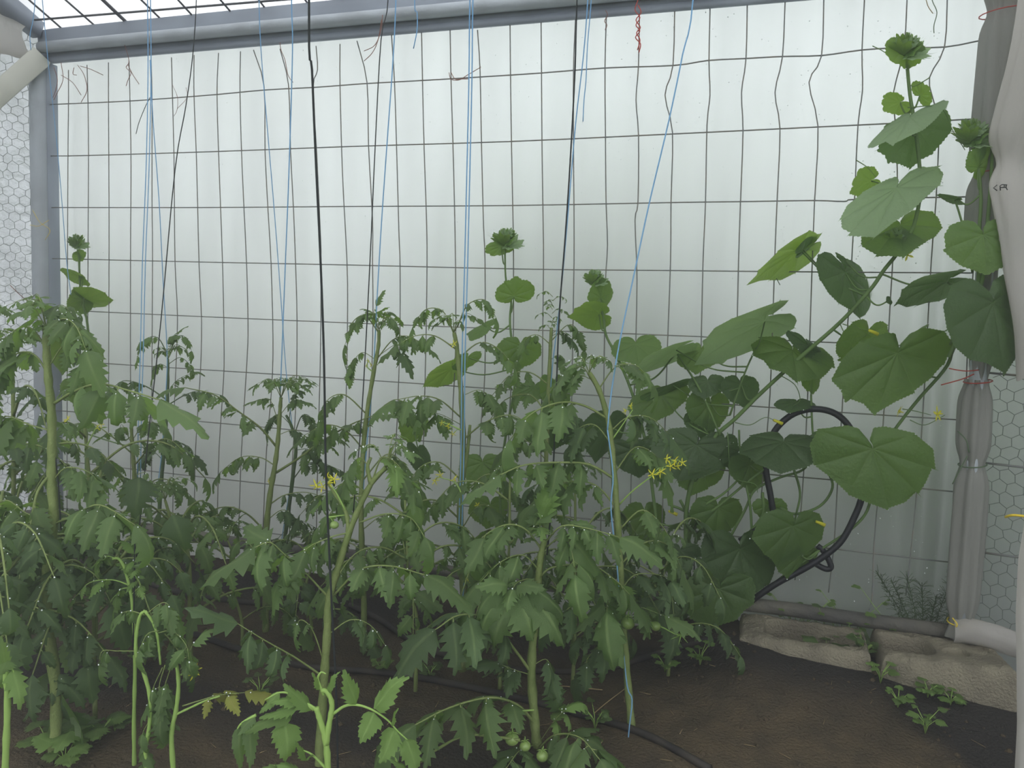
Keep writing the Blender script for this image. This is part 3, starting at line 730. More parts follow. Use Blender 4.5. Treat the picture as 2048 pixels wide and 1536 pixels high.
# flowers and fruit (shared)
def flower_mesh(big=False):
    mb = MB()
    vs = [(0, 0, 0)]; n = 5
    for k in range(n):
        a = 2*pi*k/n; w_ = .30 if big else .2
        for da, rr, z in ((-w_*1.4, .35, .08), (-w_*.8, .75, .05 if big else -.05), (0, 1.15, .1 if big else -.35), (w_*.8, .75, .05 if big else -.05), (w_*1.4, .35, .08)):
            vs.append((rr*cos(a+da), rr*sin(a+da), z))
    fs = []
    for k in range(n):
        b = 1+k*5; fs += [(0, b, b+1, b+2), (0, b+2, b+3, b+4)]
    mb.add(vs, fs); mb.tube([V((0, 0, -.1)), V((0, 0, .3)), V((0, 0, .75))], [.2, .05], 6)
    return mb.mesh('flower', MT['petal'])
FM, FMB = flower_mesh(), flower_mesh(True)
tm = MB(); tm.ball((0, 0, 0), 1, 14, 9, .88); TM = tm.mesh('fruit', MT['tomato'])
cm = MB()
for k in range(5):
    a = 2*pi*k/5; cm.tube([V((0, 0, .9)), V((.5*cos(a), .5*sin(a), 1.0)), V((1.05*cos(a), 1.05*sin(a), .75))], [.13, .02], 4)
cm.tube([V((0, 0, .85)), V((0, .1, 1.7))], .09, 5)
CM_ = cm.mesh('calyx', MT['stem_young'])
def put_small(parent, name, me, p, sc, rot=(0, 0, 0)):
    o = bpy.data.objects.new(name, me); COL.objects.link(o); o.parent = parent
    pw = V(parent['_w']) if '_w' in parent else V(parent.location)
    o.location = V(p)-pw; o.scale = (sc,)*3; o.rotation_euler = rot; o['_w'] = tuple(p); return o
def truss(plant, pts, Y, flowers, r, sc=.009, dY=0, fruits=()):
    mb = MB(); c = [P(x, y, Y+dY*i/(len(pts)-1)) for i, (x, y) in enumerate(pts)]
    mb.tube(cat(c, 4), [.0022, .0012], 5)
    for (x, y) in list(flowers)+[f[:2] for f in fruits]:
        q = P(x, y, Y+dY); e = min(c, key=lambda k: (k-q).length); mb.tube([e, (e+q)/2+V((0, 0, .006)), q], .0009, 4)
    tr = mb.build('flower_truss', MT['stem_young'], plant, loc=c[0])
    for (x, y) in flowers:
        put_small(tr, 'flower', FM, P(x, y, Y+dY), sc*r.uniform(.85, 1.15), (r.uniform(1.2, 2.4), r.uniform(-.6, .6), r.uniform(0, 6)))
    for (x, y, rp) in fruits:
        f = put_small(tr, 'fruit', TM, P(x, y, Y+dY), rp*Y/FPX)
    return tr
def fruit(plant, x, y, Y, rpx):
    f = put_small(plant, 'fruit', TM, P(x, y, Y), rpx*Y/FPX, (0, 0, x)); f['label'] = 'round green tomato'
    c = bpy.data.objects.new('calyx', CM_); COL.objects.link(c); c.parent = f; return f
def stem(plant, pts, Y, r0, r1, M='stem', ground=True, dY=0, name='stem'):
    n = len(pts); c = [P(x, y, Y+dY*i/(n-1)) for i, (x, y) in enumerate(pts)]
    if ground:
        b = c[0]; gz = soil_z(b.x, b.y)
        if b.z > gz+.01: c = [V((b.x, b.y, gz-.02))]+c
    mb = MB(); cc = cat(c, 4); k = len(cc)
    mb.tube(cc, [(r0+(r1-r0)*i/(k-1))*(1+.12*sin(i*2.3)) for i in range(k)], 8)
    mb.build(name, MT[M], plant); return cc
def plant_at(x, y, Y, label, group=None):
    p = P(x, y, Y); return empty('tomato_plant', V((p.x, p.y, 0)), label, 'tomato plant', group)
def fill(plant, cc, r, n, t0, t1, ln, size, key, az=None, rise=.25, droop=.7, sm='stem', pairs=3):
    for i in range(n):
        t = t0+(t1-t0)*(i+.5)/n; p = cc[int(t*(len(cc)-1))]
        a = (az[0]+(az[1]-az[0])*r.random()) if az else i*2.4+r.uniform(-.5, .5)
        autoleaf(plant, p, a, ln*r.uniform(.75, 1.15), size*r.uniform(.85, 1.1), r, key, pairs, droop, rise*r.uniform(.5, 1.4), sm)
def top(plant, p, r, n=6, ln=.07, size=.028, key='n'):
    for i in range(n):
        a = i*2.4+r.random(); h = V((cos(a), sin(a), 0)); k = ln*r.uniform(.6, 1.2)
        tleaf(plant, [p, p+h*k*.4+V((0, 0, k*.7)), p+h*k*.9+V((0, 0, k*.55))], size*r.uniform(.7, 1.2), 2, r, key, .4, 'stem_young' if key == 'y' else 'stem', .0012)


# ================================================================== TOMATO PLANTS
R = random.Random
# A: thick stalk by the corner post
r = R(1); Y = 1.62; pl = plant_at(108, 1500, Y, 'tallest tomato plant with a very thick pale stalk, in front of the corner post')
c = stem(pl, [(108,1520),(113,1400),(98,1260),(93,1165),(100,1110),(107,1030),(103,960),(104,900),(103,820),(97,760),(93,700),(92,655)], Y, .0125, .007)
for sp, sz, pr, key in [
    ([(98,752),(72,712),(40,705),(12,730),(-10,790)], .085, 3, 'n'), ([(96,700),(60,655),(20,668),(-10,720)], .07, 3, 'n'),
    ([(98,690),(120,640),(150,650),(172,700),-.08], .085, 3, 'n'), ([(100,730),(130,690),(160,720),(175,760)], .08, 2, 'n'),
    ([(106,808),(150,782),(200,768),(260,782),(320,800),-.1], .105, 3, 'n'), ([(103,862),(60,850),(10,832),(-40,850)], .09, 3, 'n'),
    ([(104,945),(75,985),(60,1060),(40,1150),(15,1220),-.06], .085, 4, 'n'), ([(106,960),(135,935),(185,950),(215,1010)], .09, 3, 'n'),
    ([(104,1020),(60,1030),(10,1000),(-30,1040)], .09, 3, 'n'), ([(104,1050),(150,1030),(200,1010),(270,1050),-.06], .10, 3, 'n'),
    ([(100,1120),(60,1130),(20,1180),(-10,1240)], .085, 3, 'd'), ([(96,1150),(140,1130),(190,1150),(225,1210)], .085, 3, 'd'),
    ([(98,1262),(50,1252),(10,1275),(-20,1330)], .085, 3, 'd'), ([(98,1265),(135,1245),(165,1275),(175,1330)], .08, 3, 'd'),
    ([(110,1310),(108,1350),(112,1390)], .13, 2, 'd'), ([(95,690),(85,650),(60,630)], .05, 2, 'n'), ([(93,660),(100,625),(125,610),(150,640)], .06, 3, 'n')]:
    pxleaf(pl, sp, Y, r, sz, pr, key, .95)
top(pl, c[-1], r, 8, .08, .035)
# B: leafy clump behind A, and one beyond the frame edge
for i, (bx, tx, ty, Y, lb) in enumerate([(30, 25, 700, 1.95, 'leafy tomato plant crowded against the corner post, with yellow buds'), (190, 165, 800, 2.15, 'tomato plant with a yellow flower, between the thick stalk and the blue twine'),
        (-60, -40, 640, 1.8, 'tomato plant cut by the edge of the picture beside the chicken wire'), (380, 330, 1000, 2.1, 'low spreading tomato plant under the small far plant, with one green fruit')]):
    r = R(20+i); pl = plant_at(bx, 1180, Y, lb)
    c = stem(pl, [(bx,1230),(bx-5,1100),((bx+tx)/2,950 if ty<900 else 1080),(tx,ty)], Y, .008, .004, 'stem')
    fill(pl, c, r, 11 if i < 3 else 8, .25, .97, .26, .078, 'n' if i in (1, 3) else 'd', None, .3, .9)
    top(pl, c[-1], r, 6, .07, .035)
    if i == 1:
        truss(pl, [(170,900),(190,860),(200,848)], Y-.1, [(202,848),(196,856)], r, .01)
        truss(pl, [(160,900),(135,845)], Y-.1, [(135,838),(128,846)], r, .01)
    if i == 3: fruit(pl, 304, 1094, Y-.05, 11)
# C: wilted seedling in front
r = R(3); Y = 1.52; pl = plant_at(345, 1520, Y, 'wilting spindly tomato plant with drooping shoots on the near dark soil')
c = stem(pl, [(348,1560),(343,1470),(352,1421),(357,1370),(352,1325),(342,1319)], Y, .006, .003, 'stem_young')
stem(pl, [(296,1560),(290,1500),(297,1466),(301,1404),(290,1353),(273,1308),(273,1267),(280,1232),(290,1222)], Y, .005, .003, 'stem_young', name='branch')
stem(pl, [(290,1222),(303,1240),(313,1264),(318,1300),(321,1329)], Y, .003, .0022, 'stem_young', False, name='branch')
stem(pl, [(350,1430),(375,1418),(410,1402),(440,1392)], Y, .0025, .002, 'stem_young', False, name='branch')
for sp, sz, pr in [([(318,1262),(295,1268),(278,1300),-.02], .05, 2), ([(316,1266),(345,1262),(372,1290),(378,1320),-.02], .055, 2), ([(292,1228),(330,1205),(352,1240)], .05, 3),
    ([(290,1230),(262,1222),(245,1225)], .045, 2), ([(272,1302),(235,1302),(205,1302),(198,1325)], .055, 1), ([(330,1330),(318,1380),(328,1440)], .075, 2),
    ([(325,1335),(305,1380),(300,1420)], .06, 2), ([(300,1440),(285,1470),(285,1530)], .06, 2), ([(348,1316),(372,1315),(385,1290)], .05, 1), ([(345,1325),(330,1370),(322,1400)], .07, 2)]:
    pxleaf(pl, sp, Y, r, sz, pr, 'n', 1.6)
truss(pl, [(362,1350),(375,1335),(388,1336)], Y, [(392,1340),(386,1348)], r, .011)
pxleaf(pl, [(365,1412),(410,1398),(440,1390),(490,1385)], Y, r, .055, 2, 'o', .9)
# C2: yellow shoot
r = R(4); Y = 1.6; pl = plant_at(266, 1400, Y, 'yellowish young shoot tied to black twine beside the wilting plant')
c = stem(pl, [(268,1440),(270,1330),(268,1250),(262,1190),(250,1140),(238,1118),(225,1118)], Y, .0045, .0025, 'stem_young')
for sp in ([(255,1160),(275,1135),(268,1108),.0], [(258,1170),(225,1160),(180,1165),(150,1195)], [(240,1120),(215,1112),(205,1115)], [(258,1175),(240,1180),(232,1200)], [(262,1190),(280,1170),(270,1150)]):
    pxleaf(pl, sp, Y, r, .045, 2, 'y', .6, 'stem_young')
mb = MB(); mb.tube([P(270, 1060, 1.59), P(268, 1200, 1.59), P(266, 1310, 1.59)], .0014, 5); tag(mb.build('support_twine', MT['black_string']), 'black twine beside the yellowish young shoot', 'twine')
# D: forked plant at the thick black twine
r = R(5); Y = 1.64; pl = plant_at(650, 1450, Y, 'forked tomato plant with star flowers right behind the thick black twine')
c = stem(pl, [(640,1480),(648,1360),(654,1270),(657,1205),(672,1150),(690,1090),(712,1030),(742,968),(772,935)], Y, .0105, .005)
stem(pl, [(690,1095),(696,1055),(690,1020),(668,985),(655,965)], Y, .005, .003, 'stem', False, name='branch')
stem(pl, [(742,968),(735,935),(742,915)], Y, .005, .003, 'stem', False, name='branch')
truss(pl, [(690,1020),(675,990),(660,968)], Y-.01, [(655,952),(668,958),(632,970),(645,974),(660,966)], r, .0115)
truss(pl, [(655,1035),(690,1030)], Y, [], r, fruits=[(669,1050,9)])
for sp, sz, pr, key in [
    ([(660,1198),(610,1145),(570,1110),(540,1085),(510,1095),-.06], .105, 3, 'n'), ([(646,1353),(590,1315),(530,1281),(475,1247),-.08], .095, 3, 'd'),
    ([(742,968),(765,915),(800,935),(830,990)], .08, 3, 'y'), ([(738,935),(720,915),(700,935),(690,960)], .07, 2, 'n'), ([(765,938),(800,945),(830,975)], .08, 2, 'n'),
    ([(720,1045),(770,1028),(820,1035),(850,1075),-.04], .09, 3, 'n'), ([(668,1190),(720,1140),(780,1132),(850,1150),-.06], .10, 3, 'n'), ([(655,1270),(700,1240),(740,1250),(770,1290)], .06, 2, 'd'),
    ([(650,1330),(625,1260),(600,1240),(590,1270)], .04, 2, 'n'), ([(700,1065),(660,1075),(610,1100),(570,1150),-.04], .08, 3, 'n'), ([(735,985),(690,965),(640,1000),.05], .06, 3, 'n')]:
    pxleaf(pl, sp, Y, r, sz, pr, key, .85)
top(pl, c[-1], r, 6, .08, .035)
# E: umbrella leaf plant
r = R(6); Y = 1.72; pl = plant_at(1072, 1480, Y, 'tomato plant with a broad umbrella of drooping leaves and green fruit at its foot')
c = stem(pl, [(1075,1500),(1068,1430),(1063,1340),(1068,1250),(1075,1180),(1082,1110),(1090,1080)], Y, .0115, .0065)
for sp, sz, pr, key, dr in [
    ([(1084,1100),(1050,1058),(1010,1050),(965,1075),(945,1110)], .09, 3, 'n', .7), ([(1090,1085),(1125,1052),(1180,1058),(1240,1075),-.08], .09, 4, 'n', .5),
    ([(1088,1090),(1080,1055),(1083,1030)], .075, 2, 'y', -.5), ([(1092,1095),(1130,1070),(1145,1110),(1150,1150),-.1], .10, 2, 'n', .7), ([(1086,1095),(1060,1070),(1075,1045)], .07, 2, 'n', .1),
    ([(1078,1140),(1045,1110),(1000,1125),(960,1165),-.05], .10, 3, 'n', .8), ([(1075,1160),(1105,1135),(1180,1130),(1230,1160),(1260,1190)], .09, 3, 'n', .7),
    ([(1062,1345),(1030,1300),(980,1240),(920,1230),(870,1260),-.12], .12, 3, 'd', .9), ([(1068,1445),(1035,1410),(980,1395),(900,1415),(830,1450),-.15], .125, 3, 'n', .6),
    ([(1062,1350),(1030,1340),(1005,1330),-.03], .07, 3, 'd', .9), ([(1066,1330),(1095,1320),(1110,1370)], .08, 2, 'd', 1.2),
    ([(1075,1500),(1110,1470),(1160,1475),(1200,1520),-.15], .11, 3, 'n', .7), ([(1070,1490),(1040,1500),(1010,1540),-.15], .09, 2, 'n', .8), ([(1075,1490),(1110,1440),(1130,1420)], .065, 2, 'y', .2)]:
    pxleaf(pl, sp, Y, r, sz, pr, key, dr)
lf = pxleaf(pl, [(1075,1168),(1058,1158),(1035,1165),(1025,1178),-.12], Y, r, .05, 1, 'n', .6)
def plet(lf, a, b, wpx, Ya, Yb, me, name='leaflet'):
    A, B = P(a[0], a[1], Ya), P(b[0], b[1], Yb); d = B-A; Ln = d.length
    wv = wpx*Ya/FPX/(Ln*.50)
    mid = (CAM-A).normalized()+V((0, 0, .9))
    return put_leaflet(lf, A, d, mid, Ln, me, wv)
for a, b, w_, i in [((1022,1180),(975,1310),78,1), ((1030,1180),(1085,1285),84,1), ((1010,1178),(928,1290),62,2), ((1005,1175),(920,1225),54,4), ((1045,1175),(1160,1285),74,1), ((1050,1172),(1178,1225),62,4), ((1015,1172),(960,1160),40,3), ((1035,1172),(1080,1165),40,3)]:
    plet(lf, a, b, w_, 1.60, 1.55, LM['n'][i])
stem(pl, [(1040,1480),(1010,1476),(935,1470),(880,1495),(838,1525)], 1.62, .0032, .0028, 'stem', False, name='branch')
for q in ((1024,1478,15), (1050,1492,12), (1085,1512,13)): fruit(pl, q[0], q[1], 1.63, q[2])
truss(pl, [(1068,1420),(1010,1425),(985,1438)], 1.68, [(988,1432),(995,1440)], r, .009)
# F: tall plant on slanting blue twine
r = R(7); Y = 1.82; pl = plant_at(1262, 1460, Y, 'tall tomato plant climbing the long slanting blue twine, with open yellow flowers')
c = stem(pl, [(1264,1465),(1256,1370),(1246,1250),(1240,1130),(1232,1000),(1224,900),(1216,840),(1198,780),(1178,745)], Y, .0095, .0055)
for sp, sz, pr, key, dr in [
    ([(1192,775),(1165,735),(1130,745),(1095,790)], .085, 3, 'n', .9), ([(1196,780),(1230,735),(1270,730),(1300,760)], .07, 3, 'n', .5), ([(1216,838),(1170,812),(1120,805),(1060,830),(1020,880),-.06], .11, 3, 'n', .9),
    ([(1222,862),(1255,835),(1300,835),(1340,870)], .085, 3, 'd', .9), ([(1224,890),(1190,850),(1155,860),(1150,900)], .08, 3, 'd', 1.1), ([(1230,945),(1270,895),(1310,910),(1330,950)], .08, 3, 'n', .7),
    ([(1232,960),(1180,930),(1120,925),(1050,930),(1000,950),-.1], .10, 3, 'n', .7), ([(1236,1020),(1190,970),(1130,965),(1080,1000)], .10, 3, 'n', .6), ([(1238,1060),(1285,1020),(1330,1060),(1345,1110)], .085, 3, 'n', .8),
    ([(1240,1130),(1290,1085),(1335,1090),(1365,1140)], .09, 3, 'n', .6), ([(1243,1200),(1225,1180),(1215,1195),(1214,1225),-.1], .13, 2, 'n', 1.0), ([(1244,1215),(1200,1215),(1150,1210),(1110,1240),-.05], .08, 2, 'd', .9),
    ([(1244,1225),(1280,1215),(1330,1232),-.05], .08, 1, 'n', .3), ([(1242,1180),(1270,1150),(1320,1150),(1360,1170)], .09, 3, 'd', .8), ([(1185,760),(1160,750),(1140,755)], .06, 2, 'n', .5),
    ([(1250,1330),(1210,1290),(1180,1310),(1160,1350)], .08, 2, 'd', 1.0), ([(1248,1280),(1200,1250),(1160,1275)], .07, 2, 'd', .9)]:
    pxleaf(pl, sp, Y, r, sz, pr, key, dr)
top(pl, c[-1], r, 6, .06, .035)
truss(pl, [(1238,1010),(1262,985),(1300,955),(1330,935),(1345,925)], Y, [(1334,918),(1350,922),(1365,925),(1322,944),(1342,932),(1356,932),(1305,948)], r, .011, -.08)
truss(pl, [(1224,880),(1245,850),(1265,820)], Y, [(1262,812),(1250,822)], r, .008)
truss(pl, [(1240,1245),(1300,1245),(1350,1268),(1370,1275)], Y, [], r, fruits=[(1311,1252,11)])
fruit(pl, 1255, 1246, Y-.05, 15)
mb = MB()
for k in range(7):
    a = k*.9; mb.tube([P(1362, 1270, 1.78), P(1362+22*cos(a), 1270+20*sin(a), 1.77)], [.0016, .0005], 4)
mb.build('calyx', MT['stem_young'], pl)
# G: middle plant, doubled blue twine
r = R(8); Y = 2.10; pl = plant_at(925, 1200, Y, 'tomato plant climbing the doubled bright blue twine in the middle')
c = stem(pl, [(928,1230),(924,1110),(920,1020),(926,900),(923,800),(918,740),(913,690),(908,665)], Y, .0105, .005)
stem(pl, [(922,980),(935,900),(940,850)], Y, .006, .004, 'stem', False, name='branch')
for sp, sz, pr, key, dr in [
    ([(908,668),(885,622),(850,620),(825,655)], .055, 4, 'n', .6), ([(914,655),(935,610),(970,600),(992,635)], .055, 4, 'n', .6), ([(914,700),(870,672),(830,672),(795,690),-.05], .07, 3, 'n', .9),
    ([(918,715),(960,685),(1000,700),(1030,740)], .075, 3, 'n', .8), ([(922,835),(880,800),(840,792),(790,800),-.08], .10, 3, 'n', 1.2), ([(923,850),(885,830),(860,825),-.05], .09, 2, 'n', 1.2),
    ([(925,880),(970,845),(1020,830),(1060,850),-.05], .09, 3, 'n', .9), ([(928,790),(960,780),(990,800)], .08, 3, 'n', 1.0), ([(922,960),(880,925),(840,935),(810,980)], .09, 3, 'n', .8), ([(925,990),(970,950),(1010,960),(1040,1000)], .09, 3, 'n', .7),
    ([(922,1040),(870,1000),(820,1015),(780,1060),-.08], .09, 3, 'n', .8), ([(922,1060),(960,1010),(1010,1030)], .09, 3, 'n', .8), ([(924,1120),(870,1090),(800,1100),(750,1130),-.15], .09, 3, 'n', .7), ([(924,1140),(960,1100),(1000,1110)], .09, 3, 'd', .8)]:
    pxleaf(pl, sp, Y, r, sz, pr, key, dr)
top(pl, c[-1], r, 6, .06, .03)
truss(pl, [(922,860),(900,850),(885,845)], Y-.1, [(884,846),(896,852),(906,868)], r, .009)
truss(pl, [(924,990),(910,965),(880,955)], Y-.12, [(870,962),(908,958),(880,950)], r, .011)
truss(pl, [(912,690),(905,690)], Y-.02, [(908,688)], r, .011)
truss(pl, [(935,1150),(938,1155)], Y-.2, [(935,1158)], r, .011)
# H: slender plant
r = R(9); Y = 2.2; pl = plant_at(726, 1190, Y, 'slender tomato plant with a twisted dark top, on blue twine over open mesh')
c = stem(pl, [(728,1210),(724,1100),(722,1000),(728,880),(738,800),(750,730),(757,690),(758,660)], Y, .009, .0045)
for sp, sz, pr, key, dr in [
    ([(757,665),(730,632),(705,645),(690,690)], .065, 3, 'n', .9), ([(758,660),(770,635),(790,640),(800,670)], .055, 3, 'n', .8), ([(756,715),(785,680),(815,672),(850,690)], .07, 3, 'n', .7), ([(757,712),(790,690),(805,705),-.03], .08, 1, 'd', 1.3),
    ([(752,720),(725,705),(705,725),(700,745)], .05, 3, 'n', .9), ([(735,830),(690,790),(655,800),(640,840),-.05], .075, 3, 'n', .9), ([(732,850),(770,810),(800,800),(830,830)], .085, 3, 'n', .9), ([(728,900),(690,860),(650,850),(610,870)], .085, 3, 'n', .9),
    ([(726,960),(770,910),(800,920),(830,960)], .09, 3, 'n', .8), ([(724,1010),(690,980),(640,990),(600,1030)], .085, 3, 'd', .8), ([(724,1060),(770,1030),(810,1060)], .09, 3, 'n', .8), ([(724,1100),(680,1080),(640,1120)], .09, 3, 'n', .8), ([(757,668),(748,630),(752,612),.0], .05, 1, 'n', -.4)]:
    pxleaf(pl, sp, Y, r, sz, pr, key, dr)
top(pl, c[-1], r, 7, .06, .035)
truss(pl, [(748,745),(735,735),(735,725)], Y, [(736,722),(742,730),(732,732)], r, .007)
# I: feathery topped
r = R(10); Y = 2.32; pl = plant_at(533, 1150, Y, 'tomato plant with a feathery pale top and long side leaves, on open film')
c = stem(pl, [(532,1180),(533,1060),(540,990),(550,930),(556,880),(560,820),(562,795)], Y, .0105, .005)
for sp, sz, pr, key, dr in [
    ([(552,892),(520,855),(480,825),(430,790),(370,775),-.1], .085, 4, 'n', 1.0), ([(553,945),(600,915),(640,885),(700,850),(750,830),-.15], .09, 4, 'n', 1.0), ([(548,930),(520,915),(480,915),(440,945)], .08, 4, 'n', .8),
    ([(538,1010),(570,990),(615,985),(660,1000)], .075, 3, 'd', .8), ([(533,1065),(490,1025),(440,1015),(370,1050),-.05], .07, 4, 'n', .5), ([(558,850),(540,800),(515,800)], .05, 3, 'n', .5),
    ([(560,830),(585,800),(600,800)], .05, 3, 'n', .5), ([(534,1040),(570,1020),(610,1060)], .07, 3, 'd', .9), ([(556,870),(590,860),(620,880)], .06, 3, 'd', .9)]:
    pxleaf(pl, sp, Y, r, sz, pr, key, dr)
top(pl, c[-1], r, 9, .08, .036)
truss(pl, [(545,970),(540,955)], Y, [(538,962)], r, .008)
# J: second stem beside it
r = R(11); Y = 2.5; pl = plant_at(572, 1140, Y, 'thin dark stemmed tomato plant just behind the feathery topped one')
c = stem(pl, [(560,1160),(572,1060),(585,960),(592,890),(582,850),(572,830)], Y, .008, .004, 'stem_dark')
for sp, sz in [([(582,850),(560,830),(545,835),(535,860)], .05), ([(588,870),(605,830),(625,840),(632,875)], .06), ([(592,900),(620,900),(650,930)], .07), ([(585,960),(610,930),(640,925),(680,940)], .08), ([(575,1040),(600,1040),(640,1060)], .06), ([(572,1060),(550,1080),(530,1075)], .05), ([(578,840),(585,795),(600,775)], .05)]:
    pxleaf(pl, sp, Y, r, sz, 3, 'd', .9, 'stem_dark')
top(pl, P(585, 785, Y), r, 6, .06, .032)
# K: plant under the second black twine
r = R(12); Y = 2.28; pl = plant_at(272, 1150, Y, 'tomato plant standing under blue twine, pale upright tip among hanging leaves')
c = stem(pl, [(275,1180),(272,1080),(270,1000),(268,940),(264,880),(262,840)], Y, .009, .0045)
for sp, sz, pr in [([(262,905),(220,870),(180,845),(140,850)], .08, 3), ([(264,890),(245,850),(238,860)], .06, 2), ([(265,880),(290,845),(320,850)], .07, 3), ([(269,930),(310,885),(340,880),(370,905),-.05], .085, 3), ([(270,980),(230,950),(190,960),(160,1000)], .09, 3),
    ([(270,1000),(310,960),(350,965),(380,990)], .085, 3), ([(272,1060),(320,1020),(360,1040),(400,1090),-.15], .11, 3), ([(272,1040),(230,1020),(190,1040)], .09, 3)]:
    pxleaf(pl, sp, Y, r, sz, pr, 'n', .9)
top(pl, c[-1], r, 6, .07, .035, 'y')
lf = pxleaf(pl, [(272,950),(290,945),(300,960)], 1.9, r, .04, 1)
plet(lf, (278,955), (272,1035), 66, 1.88, 1.82, LM['d'][1]); plet(lf, (345,1030), (385,1120), 80, 1.95, 1.9, LM['d'][4])
# L: small far plant
r = R(13); Y = 2.62; pl = plant_at(318, 1130, Y, 'small thin tomato plant at the far mesh with an arching crown of tiny leaves')
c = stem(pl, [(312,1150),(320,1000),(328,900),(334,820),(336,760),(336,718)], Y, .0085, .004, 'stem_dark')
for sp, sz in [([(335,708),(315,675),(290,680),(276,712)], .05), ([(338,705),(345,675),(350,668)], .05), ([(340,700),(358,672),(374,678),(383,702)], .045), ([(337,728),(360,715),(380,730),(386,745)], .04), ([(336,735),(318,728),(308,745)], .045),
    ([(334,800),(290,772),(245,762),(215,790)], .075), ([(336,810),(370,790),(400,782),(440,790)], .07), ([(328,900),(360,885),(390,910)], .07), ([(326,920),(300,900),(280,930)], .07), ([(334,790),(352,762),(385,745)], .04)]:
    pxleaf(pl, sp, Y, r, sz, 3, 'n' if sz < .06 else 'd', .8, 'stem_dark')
top(pl, c[-1], r, 7, .055, .03)
# M: thin plant by thin black twine
r = R(14); Y = 2.3; pl = plant_at(1085, 1150, Y, 'thin tomato plant with a curly narrow-leaved top beside the thin black twine')
c = stem(pl, [(1085,1180),(1090,1000),(1094,860),(1098,760),(1101,690),(1103,655)], Y, .008, .0045)
for sp, sz, key in [([(1102,690),(1075,670),(1050,680),(1035,720)], .06, 'n'), ([(1104,680),(1135,650),(1155,660),(1168,700)], .06, 'n'), ([(1102,672),(1125,665),(1145,680)], .05, 'd'), ([(1100,720),(1120,710),(1128,740)], .05, 'n'), ([(1098,770),(1060,745),(1020,750),(985,790)], .075, 'n'),
    ([(1096,830),(1060,790),(1010,800),(980,840)], .08, 'n'), ([(1095,860),(1130,820),(1160,840)], .08, 'd'), ([(1092,920),(1050,880),(1010,900)], .085, 'n'), ([(1090,980),(1120,950),(1150,960)], .085, 'n'), ([(1088,1050),(1060,1020),(1030,1040)], .09, 'd')]:
    pxleaf(pl, sp, Y, r, sz, 3, key, .9)
for k in range(10):
    a = k*2.4; p = c[-1]+V((0, 0, -.02+.012*k)); h = V((cos(a), sin(a), 0)); tleaf(pl, [p, p+h*.02+V((0, 0, .015)), p+h*.04+V((0, 0, .008))], .02, 2, r, 'n', .3, 'stem', .001)
# extra plants that thicken the bed
for i, (bx, tx, ty, Y, key, lb) in enumerate([
    (820, 810, 1000, 1.98, 'n', 'bushy low tomato plant between the forked plant and the doubled blue twine'),
    (1010, 1020, 960, 2.0, 'n', 'bushy low tomato plant behind the umbrella-leaved plant'),
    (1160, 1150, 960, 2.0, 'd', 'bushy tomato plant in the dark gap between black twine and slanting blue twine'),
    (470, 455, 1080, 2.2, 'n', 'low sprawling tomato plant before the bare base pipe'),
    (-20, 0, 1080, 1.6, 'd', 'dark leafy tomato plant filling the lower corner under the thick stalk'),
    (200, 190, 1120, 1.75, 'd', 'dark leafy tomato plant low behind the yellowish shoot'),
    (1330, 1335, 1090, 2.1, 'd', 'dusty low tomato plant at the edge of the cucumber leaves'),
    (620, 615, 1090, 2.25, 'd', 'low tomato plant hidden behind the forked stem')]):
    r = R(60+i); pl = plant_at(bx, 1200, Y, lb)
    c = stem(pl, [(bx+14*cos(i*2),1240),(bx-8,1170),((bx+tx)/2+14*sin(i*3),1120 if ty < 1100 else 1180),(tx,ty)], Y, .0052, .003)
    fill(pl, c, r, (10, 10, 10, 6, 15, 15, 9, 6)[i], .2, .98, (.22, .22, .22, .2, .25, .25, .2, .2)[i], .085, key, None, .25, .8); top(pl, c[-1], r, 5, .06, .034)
# O: pale seedling in front
r = R(15); Y = 1.36; pl = plant_at(655, 1560, Y, 'fresh pale green young tomato plant at the bottom, in front of the thick black twine')
c = stem(pl, [(656,1600),(655,1520),(650,1475),(640,1440),(632,1415)], Y, .0065, .005, 'stem_young')
stem(pl, [(652,1490),(658,1450),(664,1410),(655,1385),(642,1380)], Y, .0055, .004, 'stem_young', False, name='branch')
def lform(pts, Y, lets, key='s', M='stem_young', dY=0):
    cc = cat([P(x, y, Y+dY*i/(len(pts)-1)) for i, (x, y) in enumerate(pts)], 5); mb = MB(); mb.tube(cc, [.003, .0012], 6)
    lf = mb.build('leaf', MT[M], pl, loc=cc[0])
    for n_, (a, b, w_) in enumerate(lets):
        me = (SIMPLE if key == 's' else SIMPLED if key == 'd' else LM[key])[n_ % 3]
        A, B = P(*a, Y+dY*.6), P(*b, Y+dY*.6-.02); d = B-A
        put_leaflet(lf, A, d, (CAM-A).normalized()*.8+V((0, 0, 1)), d.length, me, w_*Y/FPX/(d.length*.52))
lform([(666,1428),(690,1412),(715,1410),(745,1420),(775,1440),(795,1462),(815,1480)], Y, [((712,1408),(695,1343),42), ((750,1418),(792,1345),56), ((748,1425),(720,1490),52), ((790,1458),(755,1530),52), ((812,1478),(845,1560),46), ((782,1450),(790,1415),22)])
lform([(632,1418),(610,1408),(585,1425),(570,1445)], Y, [((622,1420),(575,1365),40), ((570,1445),(578,1535),62), ((590,1420),(475,1465),34), ((600,1412),(515,1430),30)])
lform([(628,1420),(590,1392),(560,1385),(530,1400)], Y, [((560,1385),(515,1425),26), ((600,1400),(540,1395),30)], 's')
lform([(648,1390),(636,1360),(642,1345),(652,1348)], Y, [((640,1378),(632,1345),22), ((655,1385),(662,1345),22)], 's')
lform([(512,1430),(480,1450),(470,1480)], Y, [((510,1432),(472,1470),26), ((478,1455),(480,1555),30), ((500,1450),(500,1540),34)], 'd')
